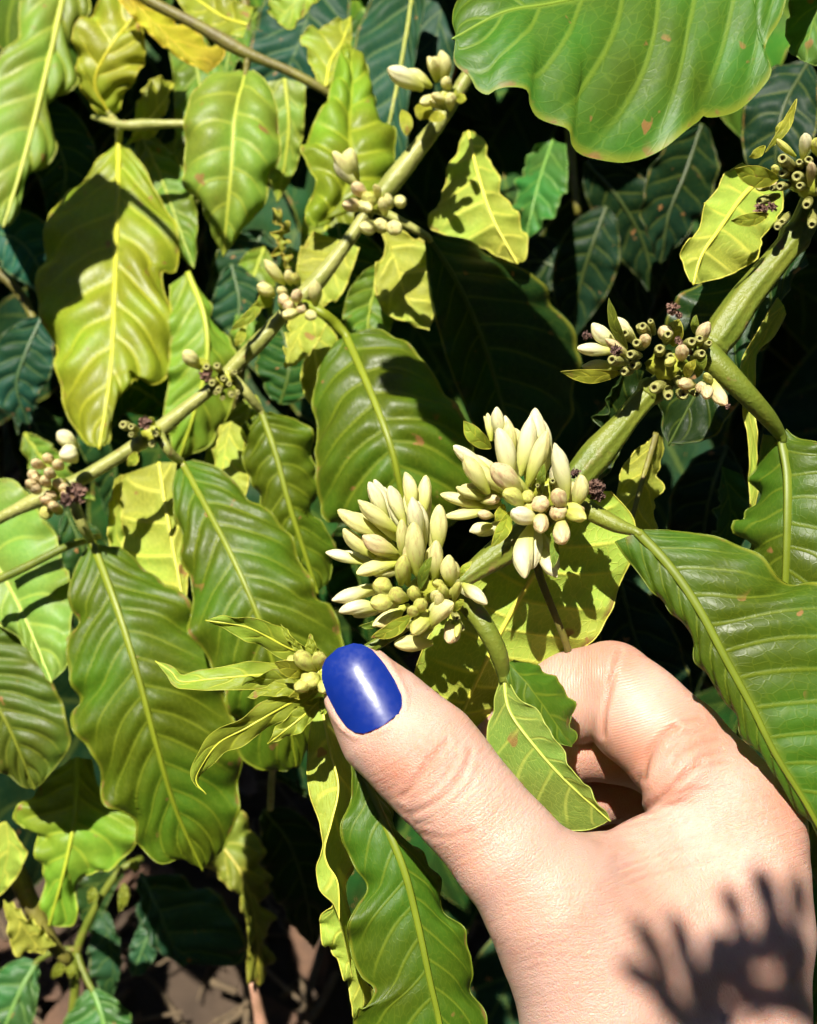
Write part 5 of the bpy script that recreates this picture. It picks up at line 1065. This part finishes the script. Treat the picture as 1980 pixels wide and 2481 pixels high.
# thumbnail plate
def hit(x, y):
    d = 0.165
    for _ in range(60): d += float(hand_sdf(atc(x, y, d)[None])[0])*0.95
    return d
def nail():
    pa = NC+NA*70; pb = NC-NA*40; pc = NC
    dA, dB, dC_ = hit(*pa), hit(*pb), hit(*pc)
    na, nb = 34, 21; V = []
    av = np.r_[np.linspace(-116, -96, 8), np.linspace(-90, 78, 19), np.linspace(83, 101, 7)]
    Rn = pm(112, .187)
    for a in av:
        w = max(0.4, np.interp(a, A_K, W_K))
        # gentle long curve along the nail
        t = (a+40)/110.0; d0 = dB+(dA-dB)*t; d0 = d0-0.00022-0.00045*(1-((a-0)/110.0)**2)-0.0004*(a < -40)*((-40-a)/76)+(0.0012*((-40-a)/76)**2 if a < -40 else 0)
        for s in np.linspace(-1, 1, nb):
            b = s*w-2; p = NC+NA*a+NB*b; off = pm(b+2, .187)
            V.append(at(p[0], p[1], d0+Rn-math.sqrt(max(Rn*Rn-off*off, 1e-9))))
    top = np.array(V); m = len(av); idx = np.arange(m*nb).reshape(m, nb)
    cen_ = top.mean(0); back = cen_+(top-cen_)*0.92-R_C[:, 2]*0.0008; n0 = m*nb
    q = np.stack((idx[:-1, :-1], idx[:-1, 1:], idx[1:, 1:], idx[1:, :-1]), -1).reshape(-1, 4)
    ring = np.r_[idx[0, :], idx[1:, -1], idx[-1, :-1][::-1], idx[1:-1, 0][::-1]]; nx_ = np.roll(ring, -1)
    nr = len(ring); s0 = 2*n0; ii = np.arange(nr); jj = (ii+1) % nr; sides = np.stack((s0+ii, s0+jj, s0+nr+jj, s0+nr+ii), -1)
    t = NT('blue_nail_polish'); co = t.obj(); n1 = t.noise(co, 160, 3, 0.6); n2 = t.noise(co, 900, 3, 0.6)
    p = t.pr(Base_Color=t.mix(n1, (0.002, 0.013, 0.135), (0.004, 0.023, 0.21)), Roughness=t.ramp(n2, 0.3, 0.7, 0.30, 0.46), Normal=t.bump(t.math('ADD', n1, t.math('MULTIPLY', n2, 0.3)), 0.2, 0.0003), Coat_Weight=0.25, Coat_Roughness=0.2, Specular_IOR_Level=0.35)
    o = link('thumbnail', mesh_np('thumbnail', np.vstack((top, back, top[ring], back[ring]))-hand_loc, [q, q[:, ::-1]+n0, sides], [t.done(p.outputs[0])]), hand)
    fl_ = np.ones(len(o.data.polygons), bool); fl_[-len(sides):] = False; o.data.polygons.foreach_set('use_smooth', fl_)
    o['label'] = 'thumbnail painted glossy cobalt blue'
nail()
# ------------------------------------------------------------------ unseen branches added above the picture to shade the inside of the bush
GR = [(0.05, 0.11, 0.012), (0.07, 0.13, 0.012), (0.04, 0.09, 0.012)]
for i in range(10):
    for j, dd in enumerate((0.47, 0.60, 0.76)):
        x0 = -0.42+0.10*i+r.uniform(-0.02, 0.02)+0.03*j
        y0 = 0.43*dd+0.035+r.uniform(0, 0.02)
        if i < 5 and j == 0 and i % 2: continue
        loose_branch('unseen leafy branch added above the picture to shade the bush', (x0-0.05, y0+0.05, -dd-0.03), (x0+0.07, y0+0.07, -dd+0.05), 8, 0.13, GR, 'branches added above for shade', wid=(0.42, 0.52))
# ------------------------------------------------------------------ twig near the lens, above the picture, whose buds throw the shadow on the wrist
HS, HD0 = 0.40, 0.180
def caster(x, y):
    p = atc(x, y, HD0)+S_CAM*HS; return (990+p[0]/-p[2]*FPX, 1240.5-p[1]/-p[2]*FPX, -p[2])
cs = caster(1800, 2300); KS = HD0/cs[2]
ot = thing('coffee_branch', 'flowering twig above the picture whose bud shadow falls across the wrist', 'branch', at(*caster(2500, 2300)))
tube('stem', ot, [caster(2500, 2350), caster(2200, 2400), caster(1950, 2420), caster(1800, 2420)], [40*KS, 36*KS, 30*KS, 26*KS], M_STEM)
oc = cluster(ot, caster(1790, 2330), 44*KS, [])
for (tx, ty), (bx, by), w in (((1745, 2100), (1800, 2240), 62), ((1827, 2045), (1880, 2220), 78), ((1935, 2050), (1935, 2220), 62), ((1622, 2190), (1670, 2400), 66), ((1532, 2250), (1630, 2420), 66), ((1500, 2390), (1640, 2450), 64), ((1735, 2228), (1725, 2400), 84),
                              ((1880, 2150), (1850, 2330), 90), ((1790, 2200), (1790, 2380), 84), ((1690, 2330), (1740, 2450), 84), ((1940, 2200), (1900, 2400), 90), ((1650, 2380), (1750, 2480), 80), ((1580, 2470), (1740, 2500), 80), ((1640, 2560), (1780, 2500), 80)):
    orient(oc, BUDS['c'][1], 'flower_bud', caster(bx, by), caster(tx, ty), w*KS, 0.5)
def cl(pts): return [caster(*p)[:2] for p in pts]
dc_ = cs[2]
for k in range(12):
    a_ = k*0.52; bx, by = 1830+75*math.cos(a_*2.1), 2440+80*math.sin(a_*1.7); tx, ty = bx+110*math.cos(a_), by+120*math.sin(a_)
    orient(oc, BUDS['c'][k % 4], 'flower_bud', caster(bx, by), caster(tx, ty), 40*KS, a_)
# ------------------------------------------------------------------ unseen twig added above the frame, its leaves shaped like the shadows they throw
def sunward(pts, d, s):
    o = []
    for x, y in pts:
        p = atc(x, y, d)+S_CAM*s; o.append((990+p[0]/-p[2]*FPX, 1240.5-p[1]/-p[2]*FPX)); dp = -p[2]
    return o, dp
tl = thing('coffee_branch', 'unseen twig added above the top left corner to shade leaves below', 'branch', at(-700, -700, .30))
def shade_leaf(mid, left, right, d, s):
    m, dp = sunward(mid, d, s); l, _ = sunward(left, d, s); q, _ = sunward(right, d, s)
    leaf(tl, m, l, q, [dp]*4, col=(0.06, 0.12, 0.012), n=8, per=8, nu=9, corr=0.001, wave=0.0003, rib=(6, 3))
    return m[0]+(dp,)
e1 = shade_leaf([(200, 330), (190, 500), (170, 680), (130, 900)], [(170, 330), (70, 480), (50, 680), (130, 900)], [(235, 335), (275, 400), (281, 450), (262, 520), (266, 560), (281, 595), (268, 640), (212, 690), (216, 745), (222, 782), (165, 795), (130, 900)], .387, .125)
e2 = shade_leaf([(1180, 760), (1080, 850), (1010, 920), (930, 850)], [(1120, 740), (1000, 770), (920, 800), (905, 830), (930, 850)], [(1190, 800), (1150, 1010), (1110, 1080), (1050, 1045), (1015, 1005), (1000, 955), (945, 945), (908, 880), (930, 850)], .284, .15)
e3 = shade_leaf([(1060, 575), (1180, 740), (1260, 920), (1300, 1130)], [(1030, 595), (1055, 760), (1110, 980), (1300, 1130)], [(1110, 580), (1300, 665), (1430, 800), (1440, 1000), (1300, 1130)], .312, .15)
tube('stem', tl, [(-700, -700, .30), (-450, -560, .29), e1, (300, -760, .22), e2, e3], [16, 14, 12, 14, 12, 10], M_TWIG, 10, 50)
# ------------------------------------------------------------------ unseen bushes added round the camera to cut the low sky light
def bush_crown(name, seed, H, Rr, n):
    q = np.random.default_rng(seed); V = []; F = []; b = 0
    for i in range(n):
        z = H*(0.12+0.88*q.random()**0.8); rad = Rr*(1-0.45*(z/H)**2)*(0.45+0.6*q.random()**0.5); a = q.uniform(0, 6.283)
        p = np.array((rad*math.cos(a), rad*math.sin(a), z)); d = np.array((math.cos(a+q.uniform(-.8, .8)), math.sin(a+q.uniform(-.8, .8)), -q.uniform(0.1, 1.0))); d /= np.linalg.norm(d)
        e = np.cross(d, (0, 0, 1.0)); e /= np.linalg.norm(e)+1e-9; e = e*math.cos(q.uniform(-.6, .6))+np.cross(d, e)*q.uniform(-.5, .5)
        L = q.uniform(0.12, 0.2); w = L*0.22; dn = np.array((0, 0, -0.03))
        V += [p, p+d*L*0.4+e*w, p+d*L*0.4-e*w, p+d*L*0.4-dn*0.3, p+d*L*0.75+e*w*0.7+dn*0.5, p+d*L*0.75-e*w*0.7+dn*0.5, p+d*L*0.75, p+d*L+dn]
        F += [(b, b+1, b+3), (b, b+3, b+2), (b+1, b+4, b+6), (b+1, b+6, b+3), (b+3, b+6, b+5), (b+3, b+5, b+2), (b+4, b+7, b+6), (b+6, b+7, b+5)]; b += 8
    return mesh_np(name, np.array(V), [np.array(F)], [plain_mat('bush_foliage_'+str(seed), (0.025, 0.055, 0.008), (0.05, 0.09, 0.012), 6.0, 0.5)])
CROWN = bush_crown('crown', 4, 2.5, 0.85, 3600)
tp = np.array([(0.03*math.sin(z*3), 0.02*math.cos(z*4), z) for z in np.linspace(-0.02, 2.2, 14)]); tv, tq, tt = tube_geo(tp, np.linspace(0.035, 0.008, 14), 10)
TRUNK = mesh_np('trunk', tv, [tq, tt], [plain_mat('bark', (0.12, 0.085, 0.055), (0.20, 0.15, 0.10), 30.0)])
for k, (x, y, s, a) in enumerate(((-0.2, -1.55, 1.0, 0), (1.35, -1.25, 1.0, 2), (-1.7, -1.2, 1.05, 4), (1.75, 0.35, 1.0, 1), (-2.0, 0.45, 1.0, 3), (0.6, -2.6, 1.2, 5), (-1.1, -2.7, 1.2, 5.5), (-1.0, 2.2, 1.1, 2.5), (0.2, 2.5, 1.1, 0.7), (1.3, 2.0, 1.1, 4.4))):
    bu = thing('added_bush', 'unseen coffee bush added outside the picture to block low sky light', 'bush', (x, y, 0.0), 'bushes added to block sky light')
    bu.scale = (s, s, s); bu.rotation_euler = (0, 0, a)
    link('crown', CROWN, bu); link('trunk', TRUNK, bu)
